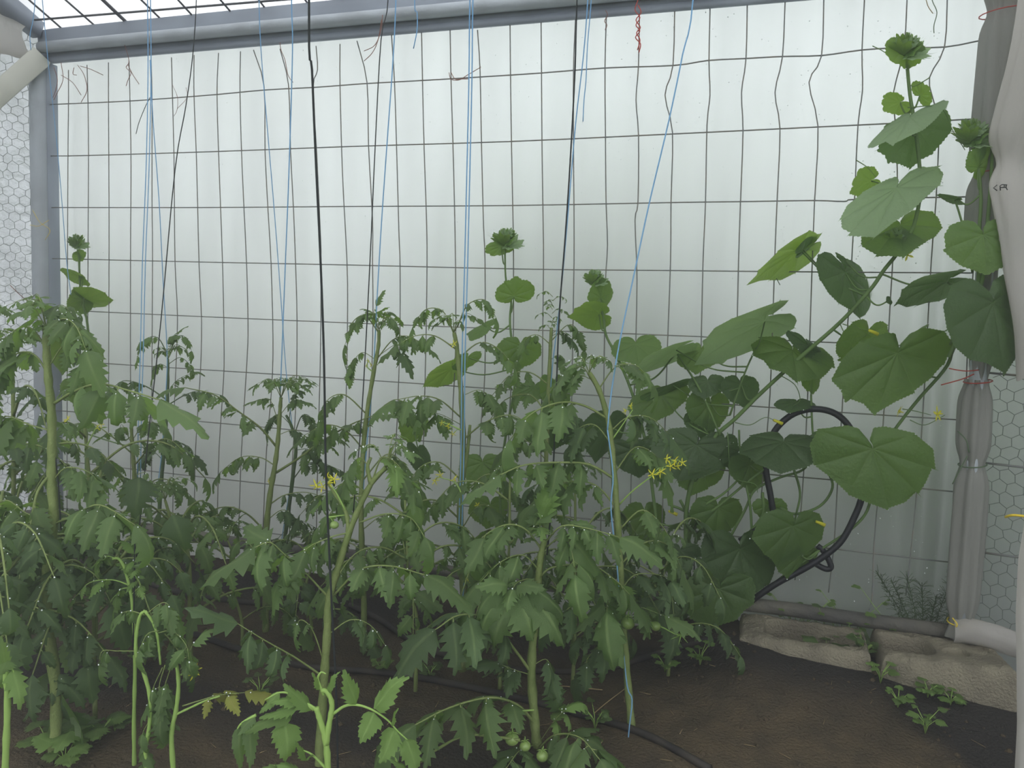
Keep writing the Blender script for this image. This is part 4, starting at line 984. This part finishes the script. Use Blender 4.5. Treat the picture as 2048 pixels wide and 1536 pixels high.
lform([(655,1540),(625,1510),(605,1500)], Y, [((612,1520),(598,1482),22), ((612,1520),(620,1500),14)], 's')
lform([(640,1575),(590,1540),(540,1530)], Y, [((590,1545),(525,1530),40), ((600,1545),(560,1520),34)], 'y')
lform([(830,1560),(800,1535),(790,1515)], Y, [((820,1545),(785,1515),22)], 's')
# P: light leaf at the lower corner
r = R(16); Y = 1.38; pl = plant_at(10, 1560, Y, 'yellow-green tomato plant at the bottom corner with two folded leaves')
c = stem(pl, [(8,1600),(12,1500),(15,1400),(10,1330)], Y, .007, .005, 'stem_young')
lform([(12,1340),(20,1330),(28,1345)], Y, [((25,1340),(48,1420),44), ((12,1320),(0,1350),40), ((10,1330),(-20,1400),40), ((12,1335),(5,1280),30)], 'y')

# ================================================================== CUCUMBERS
VA = [0, .62, -.62, 1.22, -1.22, 1.95, -1.95]
def crad(phi):
    a = abs(phi)
    pts = [(0, 1.0), (.2, .86), (.42, .79), (.66, .90), (.9, .82), (1.22, .90), (1.5, .83), (1.8, .74), (1.95, .72), (2.25, .52), (2.6, .40), (2.9, .27), (pi, .04)]
    for (a0, r0), (a1, r1) in zip(pts[:-1], pts[1:]):
        if a <= a1: return r0+(r1-r0)*(a-a0)/(a1-a0)
    return .05
def cucleaf(parent, A, T, S, Y, M='cuke', dt=None, ds=0, droop=.14, seed=0, name='leaf', cup=.0, curve_tip=0, teeth=0):
    r = R(seed*7+int(A[0])); A3 = P(A[0], A[1], Y)
    Tl = math.hypot(T[0]-A[0], T[1]-A[1]); Sl = math.hypot(*S)
    if dt is None:
        want = 1.12*Sl; dt = -sqrt(max(0, want*want-Tl*Tl))*Y/FPX if want > Tl else 0
        back = 1.0
    if Sl < .8*Tl: ds = ds or sqrt(max(0, (.85*Tl)**2-Sl*Sl))*Y/FPX*.8
    T3 = P(T[0], T[1], Y+dt)-A3
    S3 = P(A[0]+S[0], A[1]+S[1], Y+ds)-A3
    S3 *= 1/.80
    n = S3.cross(T3).normalized(); sz = (T3.length+S3.length)*.5
    if n.dot(CAM-A3) < 0 and n.z < .2: n = -n
    ph = []
    for va in sorted(VA): ph += [(va, -1), (va, 0), (va, 1)]
    extra = [-3.05, -2.8, -2.5, -2.25, -1.6, -.92, -.31, .31, .92, 1.6, 2.25, 2.5, 2.8, 3.05]
    cols_ = sorted([(v, d) for v, d in ph]+[(e, None) for e in extra], key=lambda k: k[0]+(k[1] or 0)*.01)
    # extra teeth columns
    rings = [.06, .22, .42, .62, .80, .93, 1.0]
    vs = [A3.copy()]; at = [1.0]; nc_ = len(cols_)
    jit = [r.uniform(-.05, .06)+teeth*(.5 if k_ % 2 else -.5) for k_ in range(len(cols_))]
    for ri, rr in enumerate(rings):
        for ci, (va, d) in enumerate(cols_):
            R_ = crad(va)*(1+jit[ci])*rr
            off = 0 if d in (None, 0) else d*min(.30, .012/max(R_, .02)*(1.2-rr*.6))
            a = va+off
            if ri == len(rings)-1 and d in (-1, 1): R_ *= .95
            x, y = R_*sin(a), R_*cos(a)
            vein = 1.0 if d == 0 else 0.0
            puff = (0 if d == 0 else .012 if d else .035)*sin(pi*min(1, rr*1.1))
            z = puff-droop*(x*x+y*y)*.55-cup*abs(x)*.5+.035*sin(a*3+seed)*rr*rr + (.03*noise.noise(V((x*3, y*3, seed))))
            if curve_tip and y > .4: z -= curve_tip*(y-.4)**2
            vs.append(A3+S3*x+T3*y+n*z*sz); at.append(vein*(1-rr*.5))
    fs = []
    for ci in range(nc_-1): fs.append((0, 1+ci, 2+ci))
    for ri in range(len(rings)-1):
        for ci in range(nc_-1):
            a = 1+ri*nc_+ci; fs.append((a, a+nc_, a+nc_+1, a+1))
    # make faces point along n
    mb = MB(); mb.add(vs, fs, at)
    v0, v1, v2 = vs[0], vs[1+nc_//2], vs[2+nc_//2]
    if (v1-v0).cross(v2-v0).dot(n) < 0: mb.f = [tuple(reversed(f)) for f in mb.f]
    # sawtooth rim
    base = 1+(len(rings)-1)*nc_
    for ci in range(nc_-1):
        a, b = mb.v[base+ci], mb.v[base+ci+1]
        if (b-a).length < .006: continue
        k = max(1, int((b-a).length/.009))
        for j in range(k):
            p, q = a.lerp(b, j/k), a.lerp(b, (j+1)/k); o_ = ((p+q)/2-A3); o_ = o_.normalized()*.0028
            i0 = len(mb.v); mb.v += [p, q, (p+q)/2+o_]; mb.a += [0, 0, 0]; mb.f.append((i0, i0+1, i0+2))
    o = mb.build(name, MT[M], parent, loc=A3, vein=True)
    if Sl > 20 and r.random() < .8:
        for k in range(3): DEW.append(mb.v[base+r.randrange(nc_)]+V((0, -.002, 0)))
    return o
def vine(parent, pts, Y, r0, r1, name='stem', dY=0, M='cuke_stem', bristle=False):
    n = len(pts); c = cat([P(x, y, (Y(x) if callable(Y) else Y)+dY*i/(n-1)) for i, (x, y) in enumerate(pts)], 5)
    mb = MB(); mb.tube(c, [r0, r1], 8); mb.build(name, MT[M], parent); return c
def petiole(parent, A, Y, vines, r=.0028):
    A3 = P(*A, Y); best = None
    for c in vines:
        for p in c:
            d = (p-A3).length+(.25 if p.z > A3.z+.02 else 0)
            if d > .05 and (best is None or d < best[0]): best = (d, p)
    if best is None or best[0] > .55: return
    p = best[1]; md = (p+A3)/2+V((0, 0, -.15*best[0]*.3)); mb = MB(); mb.tube(cat([p, p.lerp(A3, .5)+V((0, 0, -.02)), A3], 5), [r, r*.7], 6); mb.build('petiole', MT['cuke_stem'], parent)
def bud(parent, x, y, Y, h, r, n=12):
    """cluster of folded young leaves at a growing tip, h = height in px"""
    for k in range(n):
        a = k*2.4; t = k/n; L_ = h*(1.0-.55*t)*.62; base = (x+h*.10*cos(a), y+h*(.25-.45*t))
        ang = -pi/2+1.5*cos(a)*(1-t*.6)
        T = (base[0]+L_*cos(ang), base[1]+L_*sin(ang)*.9); S = (L_*.42*sin(ang), -L_*.42*cos(ang))
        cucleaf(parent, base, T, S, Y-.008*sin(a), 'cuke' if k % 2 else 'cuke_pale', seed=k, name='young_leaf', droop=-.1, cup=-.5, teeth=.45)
WM = lambda q: (lambda x: WY(x, q))
def cuke(x, label, q=.07): p = W(x, 1100, q); return empty('cucumber_plant', V((p.x, p.y, 0)), label, 'cucumber plant')
def leaves(pl, rows_, vines, pet=True):
    for i, (A, T, S, q, M) in enumerate(rows_):
        Y = WY(A[0], q); cucleaf(pl, A, T, S, Y, M, seed=i)
        if pet: petiole(pl, A, Y+.003, vines)
def cflower(pl, x, y, q, sc=.018, rot=None, half=False):
    Y = WY(x, q)
    f = put_small(pl, 'flower', FMB, P(x, y, Y), sc, rot or (1.5, .3, x), ); return f
# main climbing cucumber at the right
pl = cuke(1460, 'tall cucumber vine with large leaves climbing the mesh above the black hose loop')
vs_ = [vine(pl, [(1400,1290),(1385,1200),(1375,1120),(1372,1030),(1385,960),(1410,905),(1435,868),(1470,838),(1520,788),(1600,715),(1680,645),(1740,580),(1768,540),(1800,500),(1826,455),(1840,390),(1838,320),(1828,240),(1820,190),(1814,130)], WM(.08), .0072, .0045),
       vine(pl, [(1420,1280),(1430,1200),(1450,1100),(1490,1020),(1510,980),(1560,955),(1605,940),(1630,905),(1625,860),(1622,790)], WM(.05), .0045, .003, 'branch'),
       vine(pl, [(1390,1120),(1380,1060),(1440,1010),(1500,960),(1540,930)], WM(.06), .004, .0035, 'branch'),
       vine(pl, [(1360,1000),(1382,1035),(1410,1010),(1450,985),(1490,945)], WM(.07), .0045, .003, 'branch'),
       vine(pl, [(1505,1085),(1500,1010),(1490,960),(1480,900),(1478,860)], WM(.06), .004, .003, 'branch'),
       vine(pl, [(1560,1015),(1590,1028),(1640,1012),(1665,975),(1655,940)], WM(.05), .004, .0035, 'branch'),
       vine(pl, [(1585,930),(1600,985),(1592,1030)], WM(.06), .004, .003, 'branch'),
       vine(pl, [(1525,985),(1525,1030),(1490,1075),(1470,1110)], WM(.06), .0045, .003, 'branch'),
       vine(pl, [(1340,1010),(1365,1020),(1385,1040),(1375,1100)], WM(.06), .004, .003, 'branch'),
       vine(pl, [(1460,830),(1490,745),(1510,700)], WM(.09), .003, .0025, 'branch')]
pl2 = cuke(1950, 'cucumber vine climbing the film-wrapped post, with a bristly bud at its tip')
vs2 = [vine(pl2, [(1905,680),(1895,730),(1840,795),(1800,845),(1760,905),(1745,960),(1735,1020),(1700,1060),(1640,1100),(1570,1150),(1530,1180)], WM(.05), .0048, .0035, 'branch')]
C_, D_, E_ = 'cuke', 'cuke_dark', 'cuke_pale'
leaves(pl, [
 ((1812,92), (1812,140), (40,4), .09, C_), ((1800,205), (1765,222), (22,20), .05, C_), ((1840,190), (1858,172), (16,22), .05, C_),
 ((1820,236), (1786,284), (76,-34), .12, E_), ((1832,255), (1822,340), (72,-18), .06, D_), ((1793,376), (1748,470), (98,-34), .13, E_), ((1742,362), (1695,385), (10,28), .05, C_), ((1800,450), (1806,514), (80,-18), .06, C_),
 ((1690,545), (1726,640), (48,14), .07, D_), ((1690,520), (1672,512), (12,14), .08, D_),
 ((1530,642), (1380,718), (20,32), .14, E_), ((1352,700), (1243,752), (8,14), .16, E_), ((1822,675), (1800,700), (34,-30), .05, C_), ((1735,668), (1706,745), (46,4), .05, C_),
 ((1795,706), (1753,833), (108,-14), .14, C_), ((1745,898), (1782,1028), (118,4), .13, C_), ((1567,884), (1562,944), (84,2), .12, D_), ((1585,1052), (1562,1140), (64,2), .12, C_), ((1438,1178), (1420,1266), (74,2), .17, C_),
 ((1480,1098), (1496,1205), (74,0), .12, D_), ((1436,1015), (1432,1080), (52,2), .05, C_), ((1290,1028), (1292,1096), (42,0), .05, C_), ((1392,890), (1352,966), (76,18), .11, D_), ((1322,790), (1300,850), (58,-8), .06, C_),
 ((1345,770), (1290,800), (44,-10), .07, D_), ((1415,762), (1412,798), (37,-2), .08, D_), ((1420,805), (1415,868), (42,4), .05, C_), ((1482,768), (1492,818), (36,0), .06, D_), ((1585,700), (1598,764), (78,14), .06, C_), ((1615,690), (1640,740), (36,20), .055, D_),
 ((1402,700), (1394,748), (46,-6), .06, C_), ((1592,804), (1580,824), (38,3), .06, D_), ((1650,872), (1640,914), (36,-8), .06, D_), ((1623,758), (1626,790), (18,0), .05, C_), ((1405,935), (1385,995), (46,4), .05, C_), ((1500,930), (1505,990), (36,0), .05, C_),
 ((1478,905), (1470,950), (30,0), .06, D_), ((1540,1010), (1545,1050), (34,0), .05, C_), ((1360,1100), (1350,1140), (44,0), .13, D_), ((1400,840), (1405,880), (30,6), .05, D_), ((1600,1110), (1575,1162), (36,0), .07, C_), ((1300,1190), (1310,1250), (38,0), .06, C_),
 ((1365,1180), (1370,1250), (40,0), .08, D_), ((1448,880), (1440,920), (30,6), .06, D_), ((1330,890), (1335,940), (45,0), .06, D_), ((1600,500), (1490,566), (14,22), .09, C_), ((1606,500), (1648,466), (4,8), .09, C_), ((1780,600), (1772,604), (4, 8), .09, D_), ((1895,563), (1782,602), (14,24), .09, D_),
], vs_+vs2)
bud(pl, 1812, 95, WY(1812, .09), 70, R(1), 12)
bud(pl, 1795, 480, WY(1795, .08), 60, R(2), 8)
for x, y, rx in ((1815,510,1.2), (1798,822,1.9), (1850,692,1.2)): cflower(pl, x, y, .09, .017 if x != 1850 else .012, (rx, .4, x))
cflower(pl, 1874, 828, .12, .021, (1.3, .9, .4))
for x, y in ((1746,664), (1555,843), (1345,1025), (1640,1046)):
    mb = MB(); q = P(x, y, WY(x, .09)); mb.tube([q+V((-.012, 0, .004)), q, q+V((.014, 0, -.006))], [.003, .0055, .003] if False else [.0035, .0055], 7); mb.build('flower_bud', MT['petal'], pl)
for pts in ([(1685,648),(1710,655),(1742,662)], [(1805,818),(1830,822),(1862,830)], [(1680,648),(1695,680),(1710,712)], [(1470,845),(1500,850),(1530,835),(1552,842)], [(1560,750),(1590,770),(1600,800),(1585,812)], [(1860,155),(1830,172),(1820,170)], [(1745,92),(1762,100),(1785,115)],
            [(1815,215),(1880,215),(1905,260),(1930,300)], [(1712,320),(1735,335),(1752,355)], [(1455,865),(1465,950),(1510,968),(1515,985)], [(1820,840),(1850,850),(1890,830)]):
    vine(pl, pts, WM(.09), .0014, .0009, 'tendril')
# vine at the wrapped post
pl = pl2
v1 = [vine(pl, [(1898,715),(1915,680),(1945,640),(1955,590),(1957,540),(1958,470),(1962,400),(1958,350),(1950,290)], WM(.11), .006, .004),
      vine(pl, [(1957,590),(1970,530),(1974,460),(1982,360),(1985,290)], WM(.11), .006, .004, 'branch')]
leaves(pl, [((1966,470), (1978,556), (78,-2), .17, C_), ((1985,606), (2014,752), (84,-8), .2, D_), ((1912,398), (1872,388), (8,10), .1, D_), ((1955,335), (1985,290), (16,16), .12, C_)], v1)
vine(pl, [(1945,545),(1925,450),(1910,400)], WM(.1), .003, .0025, 'petiole'); vine(pl, [(1950,605),(1925,585),(1895,565)], WM(.1), .003, .0025, 'petiole')
vine(pl, [(1955,620),(1920,670),(1905,700)], WM(.1), .0045, .004, 'branch'); vine(pl, [(1990,605),(1940,600),(1900,690)], WM(.11), .003, .003, 'petiole')
bud(pl, 1945, 268, WY(1945, .12), 75, R(3), 13)
leaves(pl, [((1952,300), (1968,318), (14,-14), .13, C_)], v1, False)
# middle cucumber with a bud over open film
pl = cuke(1010, 'narrow cucumber vine rising alone at the middle of the mesh, bud above one wide leaf', .06)
v1 = [vine(pl, [(1010,1130),(1000,1000),(1010,880),(1030,760),(1020,650),(1022,600),(1012,560),(1010,510),(1010,475)], WM(.05), .0045, .0025),
      vine(pl, [(830,1000),(840,930),(830,870)], WM(.05), .003, .002, 'branch')]
leaves(pl, [((1003,492), (982,514), (26,4), .05, C_), ((1028,592), (1033,552), (38,-2), .06, C_), ((972,655), (930,668), (12,-18), .06, C_), ((905,738), (845,770), (16,16), .05, C_), ((935,715), (918,745), (28,-4), .05, C_), ((1040,692), (1036,745), (42,0), .05, C_),
 ((830,845), (822,890), (28,0), .05, C_), ((838,905), (850,955), (24,6), .05, D_), ((965,925), (966,975), (46,0), .05, C_), ((1070,772), (1062,806), (45,-8), .05, C_), ((1108,850), (1062,905), (38,18), .08, D_), ((1140,850), (1150,900), (32,0), .05, D_), ((1110,770), (1120,830), (30,0), .06, C_), ((980,1010), (975,1060), (40,0), .05, C_)], v1)
bud(pl, 1011, 478, WY(1011, .05), 55, R(4), 9)
cflower(pl, 1026, 910, .1, .018, (1.6, .3, 0)); cflower(pl, 1150, 840, .1, .012); cflower(pl, 955, 1010, .1, .01)
# third
pl = cuke(1250, 'leaning cucumber vine with a yellow-green bud, crossing beside the long blue twine', .06)
v1 = [vine(pl, [(1330,1200),(1310,1020),(1290,880),(1262,780),(1232,710),(1212,670),(1206,630),(1198,590),(1190,555)], WM(.05), .0055, .0028)]
leaves(pl, [((1202,596), (1208,552), (24,0), .05, C_), ((1198,628), (1134,632), (8,26), .05, C_), ((1272,688), (1278,734), (50,-6), .05, C_), ((1215,850), (1195,930), (40,0), .05, D_), ((1265,900), (1280,960), (50,0), .05, D_)], v1)
bud(pl, 1188, 556, WY(1188, .05), 42, R(5), 9)
vine(pl, [(1260,770),(1310,755),(1350,708)], WM(.08), .003, .0025, 'petiole'); vine(pl, [(1440,870),(1400,780),(1355,708)], WM(.1), .0032, .003, 'petiole')
# far one by the corner post
pl = cuke(170, 'thin cucumber vine beside the corner post with one rounded leaf held out level', .06)
v1 = [vine(pl, [(180,1100),(172,900),(180,760),(175,650),(163,600),(160,560),(157,510),(154,480)], WM(.05), .006, .003)]
leaves(pl, [((166,596), (230,604), (4,20), .06, C_), ((165,600), (136,626), (18,16), .06, C_), ((158,555), (118,538), (6,14), .05, C_), ((165,560), (180,568), (6,10), .05, C_), ((158,512), (146,520), (8,8), .05, C_), ((160,508), (172,505), (5,9), .05, C_), ((125,690), (130,752), (22,0), .07, C_), ((150,660), (152,735), (20,0), .06, D_),
   ((185,715), (198,760), (14,6), .06, D_), ((150,770), (148,810), (28,0), .06, C_), ((346,896), (350,940), (20,0), .06, D_)], v1)
bud(pl, 154, 484, WY(154, .05), 40, R(6), 8)

# ================================================================== WEEDS
def weed(x, y, hp_, label, r, n=8, M='weed', sz=.02, q=None, group='small weeds on the soil'):
    p = GS(x, y) if q is None else W(x, y, q); z = soil_z(p.x, p.y); p = V((p.x, p.y, z))
    e = empty('weed', p, label, 'weed', group)
    for k in range(n):
        a = k*2.4+r.random(); ln = hp_*r.uniform(.4, 1); h = V((cos(a), sin(a), 0)); tip = p+h*ln*.5+V((0, 0, ln))
        mb = MB(); mb.tube([p, p+h*ln*.15+V((0, 0, ln*.6)), tip], [.0014, .0008], 4)
        lf = mb.build('sprig', MT['stem_young'], e, loc=p)
        put_leaflet(lf, tip, h+V((0, 0, .15)), V((0, -.2, 1)), sz*r.uniform(.7, 1.3), r.choice(SIMPLE if M == 'weed' else SIMPLED), 1.9, 'leaf_blade')
r = R(77)
lone = [((1760,1372), 'clover-like weed on the damp soil in front of the blocks'), ((1855,1400), 'weed with small round leaves at the edge of the damp soil patch'), ((1900,1420), 'weed cluster just beyond the round-leaved weed on damp soil'),
 ((1795,1420), 'small weed at the edge where brown soil turns dark'), ((1880,1345), 'yellow-green weed at the foot of the hollow block'), ((230,1462), 'yellow-green seedling with lobed leaves near the wilting plant'),
 ((290,1330), 'weed hidden behind the wilting plant'), ((1190,1460), 'bright seedling beside the green fruit'), ((760,1345), 'weed tuft along the near drip hose behind the pale plant'), ((1330,1345), 'tiny weed under the cucumber leaves'),
 ((1400,1330), 'small weed near the end of the concrete block'), ((1850,1470), 'grey-green flat weed on the dark soil'), ((520,1395), 'weed under the drooping leaf of the forked plant'), ((860,1355), 'weed beside the middle of the near drip hose')]
for (xy, lb) in lone:
    weed(*xy, r.uniform(.03, .06), lb, r, 9, 'weed' if r.random() < .6 else 'd', .024, group=None)
for k, (x, y, s_) in enumerate(((95,1500,.05), (150,1495,.05), (200,1480,.045), (130,1530,.05))):
    weed(x, y, .05, ('leafy basil-like seedling at the bottom edge, ' + ('nearest the corner', 'broadest of four', 'farthest along the row', 'lowest of four')[k]), r, 7, 'weed', s_, group=None)
weed(1655, 1215, .19, 'dark-leaved weed growing behind the base pipe', r, 7, 'd', .03, -.005, None)
weed(1785, 1225, .24, 'round-leaved weed standing behind the base pipe', r, 6, 'weed', .035, -.005, None)
weed(1700, 1220, .22, 'tall thin stemmed weed behind the base pipe', r, 12, 'weed', .016, -.005, None)
weed(1600, 1205, .19, 'yellow-green weeds behind the base pipe next to the hose end', r, 14, 'weed', .02, -.005, None)
weed(1750, 1225, .15, 'low bright weeds behind the base pipe', r, 14, 'weed', .018, -.005, None)
weed(1660, 1262, .09, 'dark weed filling the long hollow of the mossy block', r, 12, 'd', .035, .11, None)
weed(1730, 1290, .06, 'curly weed spilling over the middle of the concrete blocks', r, 16, 'd', .022, .15, None)
weed(1560, 1245, .05, 'weed sprouting at the end of the mossy block', r, 8, 'd', .02, .07, None)
# feathery dill
e = empty('dill_plant', W(1852, 1240, .0), 'dark feathery dill growing behind the pipe by the wrapped post', 'herb'); e.location.z = .02
b0 = V(e.location)
for k in range(7):
    mb = MB(); a0 = -1.2+k*.4; p = b0.copy(); q = p+V((.05*a0*2.2-.02, .0, .2+.07*r.random()))
    mb.tube([p, p.lerp(q, .5)+V((0, 0, .02)), q], .0011, 4)
    for j in range(16):
        t = .25+.75*j/16; c_ = p.lerp(q, t)
        for n_ in range(7):
            d = V((r.uniform(-1, 1), r.uniform(-.3, .3), r.uniform(-.1, 1))).normalized()*.035*r.uniform(.4, 1); mb.tube([c_, c_+d*.6, c_+d+V((0, 0, -.003))], .0006, 3, False)
    mb.build('frond', MT['leaf_dark'], e)

# ================================================================== LITTER, DEW
mb = MB(); r = R(99)
for k in range(2600):
    x, y = r.uniform(-2.2, 2.0), r.uniform(1.3, 3.1)
    if y > DW-KW*x-.03: continue
    z = soil_z(x, y); s_ = .0025+.009*r.random()**3
    vs = [V((x, y, z))+V((s_*dx*r.uniform(.6, 1.2), s_*dy*r.uniform(.6, 1.2), s_*dz*r.uniform(.4, .9))) for dx, dy, dz in ((1, 0, 0), (0, 1, 0), (-1, 0, 0), (0, -1, 0), (0, 0, 1), (0, 0, -1))]
    mb.add(vs, [(0, 1, 4), (1, 2, 4), (2, 3, 4), (3, 0, 4), (1, 0, 5), (2, 1, 5), (3, 2, 5), (0, 3, 5)])
o = mb.build('soil_clods', SM); tag(o, 'crumbs and clods scattered over the bare soil', 'soil', kind='stuff')
mb = MB()
for k in range(90):
    x, y = r.uniform(-1.0, 1.6), r.uniform(1.5, 2.2); a = r.uniform(0, pi); l_ = r.uniform(.01, .035); z = soil_z(x, y)+.003
    mb.tube([V((x, y, z)), V((x+l_*cos(a), y+l_*sin(a), z+.002))], .0007, 3)
o = mb.build('straw_bits', MT['straw']); tag(o, 'scattered short bits of straw on the soil', 'straw', kind='stuff')
for pts, lb in (([(1178,1440),(1210,1412),(1252,1380)], 'long straw stalk lying on the soil behind the tall stem'), ([(1120,1376),(1160,1380),(1205,1384)], 'pale straw lying level on the soil near the umbrella-leaved plant'), ([(1097,1418),(1125,1415)], 'short thick straw beside the umbrella plant stem')):
    mb = MB(); mb.tube([gp(x, y, .006) for x, y in pts], .0013, 5); tag(mb.build('straw', MT['straw']), lb, 'straw')
# water drops on the film and on the leaves
mb = MB()
for k in range(1500):
    x, y = r.uniform(1000, 1900), r.uniform(20, 1230)
    if r.random() < .4: x = r.uniform(120, 1000)
    p = W(x, y, -.024); s_ = r.uniform(.0009, .0023)
    n0 = [p+UQ*s_*.8+US*a*s_+V((0, 0, b*s_*1.2)) for a, b in ((1, 0), (0, 1), (-1, 0), (0, -1))]
    mb.add(n0+[p+UQ*s_*1.8], [(0, 1, 4), (1, 2, 4), (2, 3, 4), (3, 0, 4)])
o = mb.build('condensation_drops', MT['droplet']); tag(o, 'fine drops of condensation on the film wall', 'water drops', kind='stuff')
mb = MB()
for p in DEW: mb.ball(p, r.uniform(.0009, .0019), 6, 4)
o = mb.build('dew_drops', MT['droplet']); tag(o, 'dew drops sparkling on the leaf edges', 'water drops', kind='stuff')
for o in bpy.data.objects:
    if '_w' in o: del o['_w']
print('leaflets', NLF[0], 'objects', len(bpy.data.objects))

# haze volume added through the greenhouse to imitate veiling glare
hz = MB(); hz.box(L(-.4, 1.9, 1.7), 8.0, 3.7, 3.6, ax, .01)
HM = bpy.data.materials.new('glare_haze'); HM.use_nodes = True; t_ = HM.node_tree
t_.nodes.remove(t_.nodes['Principled BSDF']); vsn = t_.nodes.new('ShaderNodeVolumeScatter')
vsn.inputs['Color'].default_value = (.97, .99, 1, 1); vsn.inputs['Density'].default_value = .18; vsn.inputs['Anisotropy'].default_value = .7
t_.links.new(vsn.outputs[0], t_.nodes['Material Output'].inputs['Volume'])
tag(hz.build('haze', HM), 'thin added haze standing in for veiling glare', 'haze', kind='stuff')
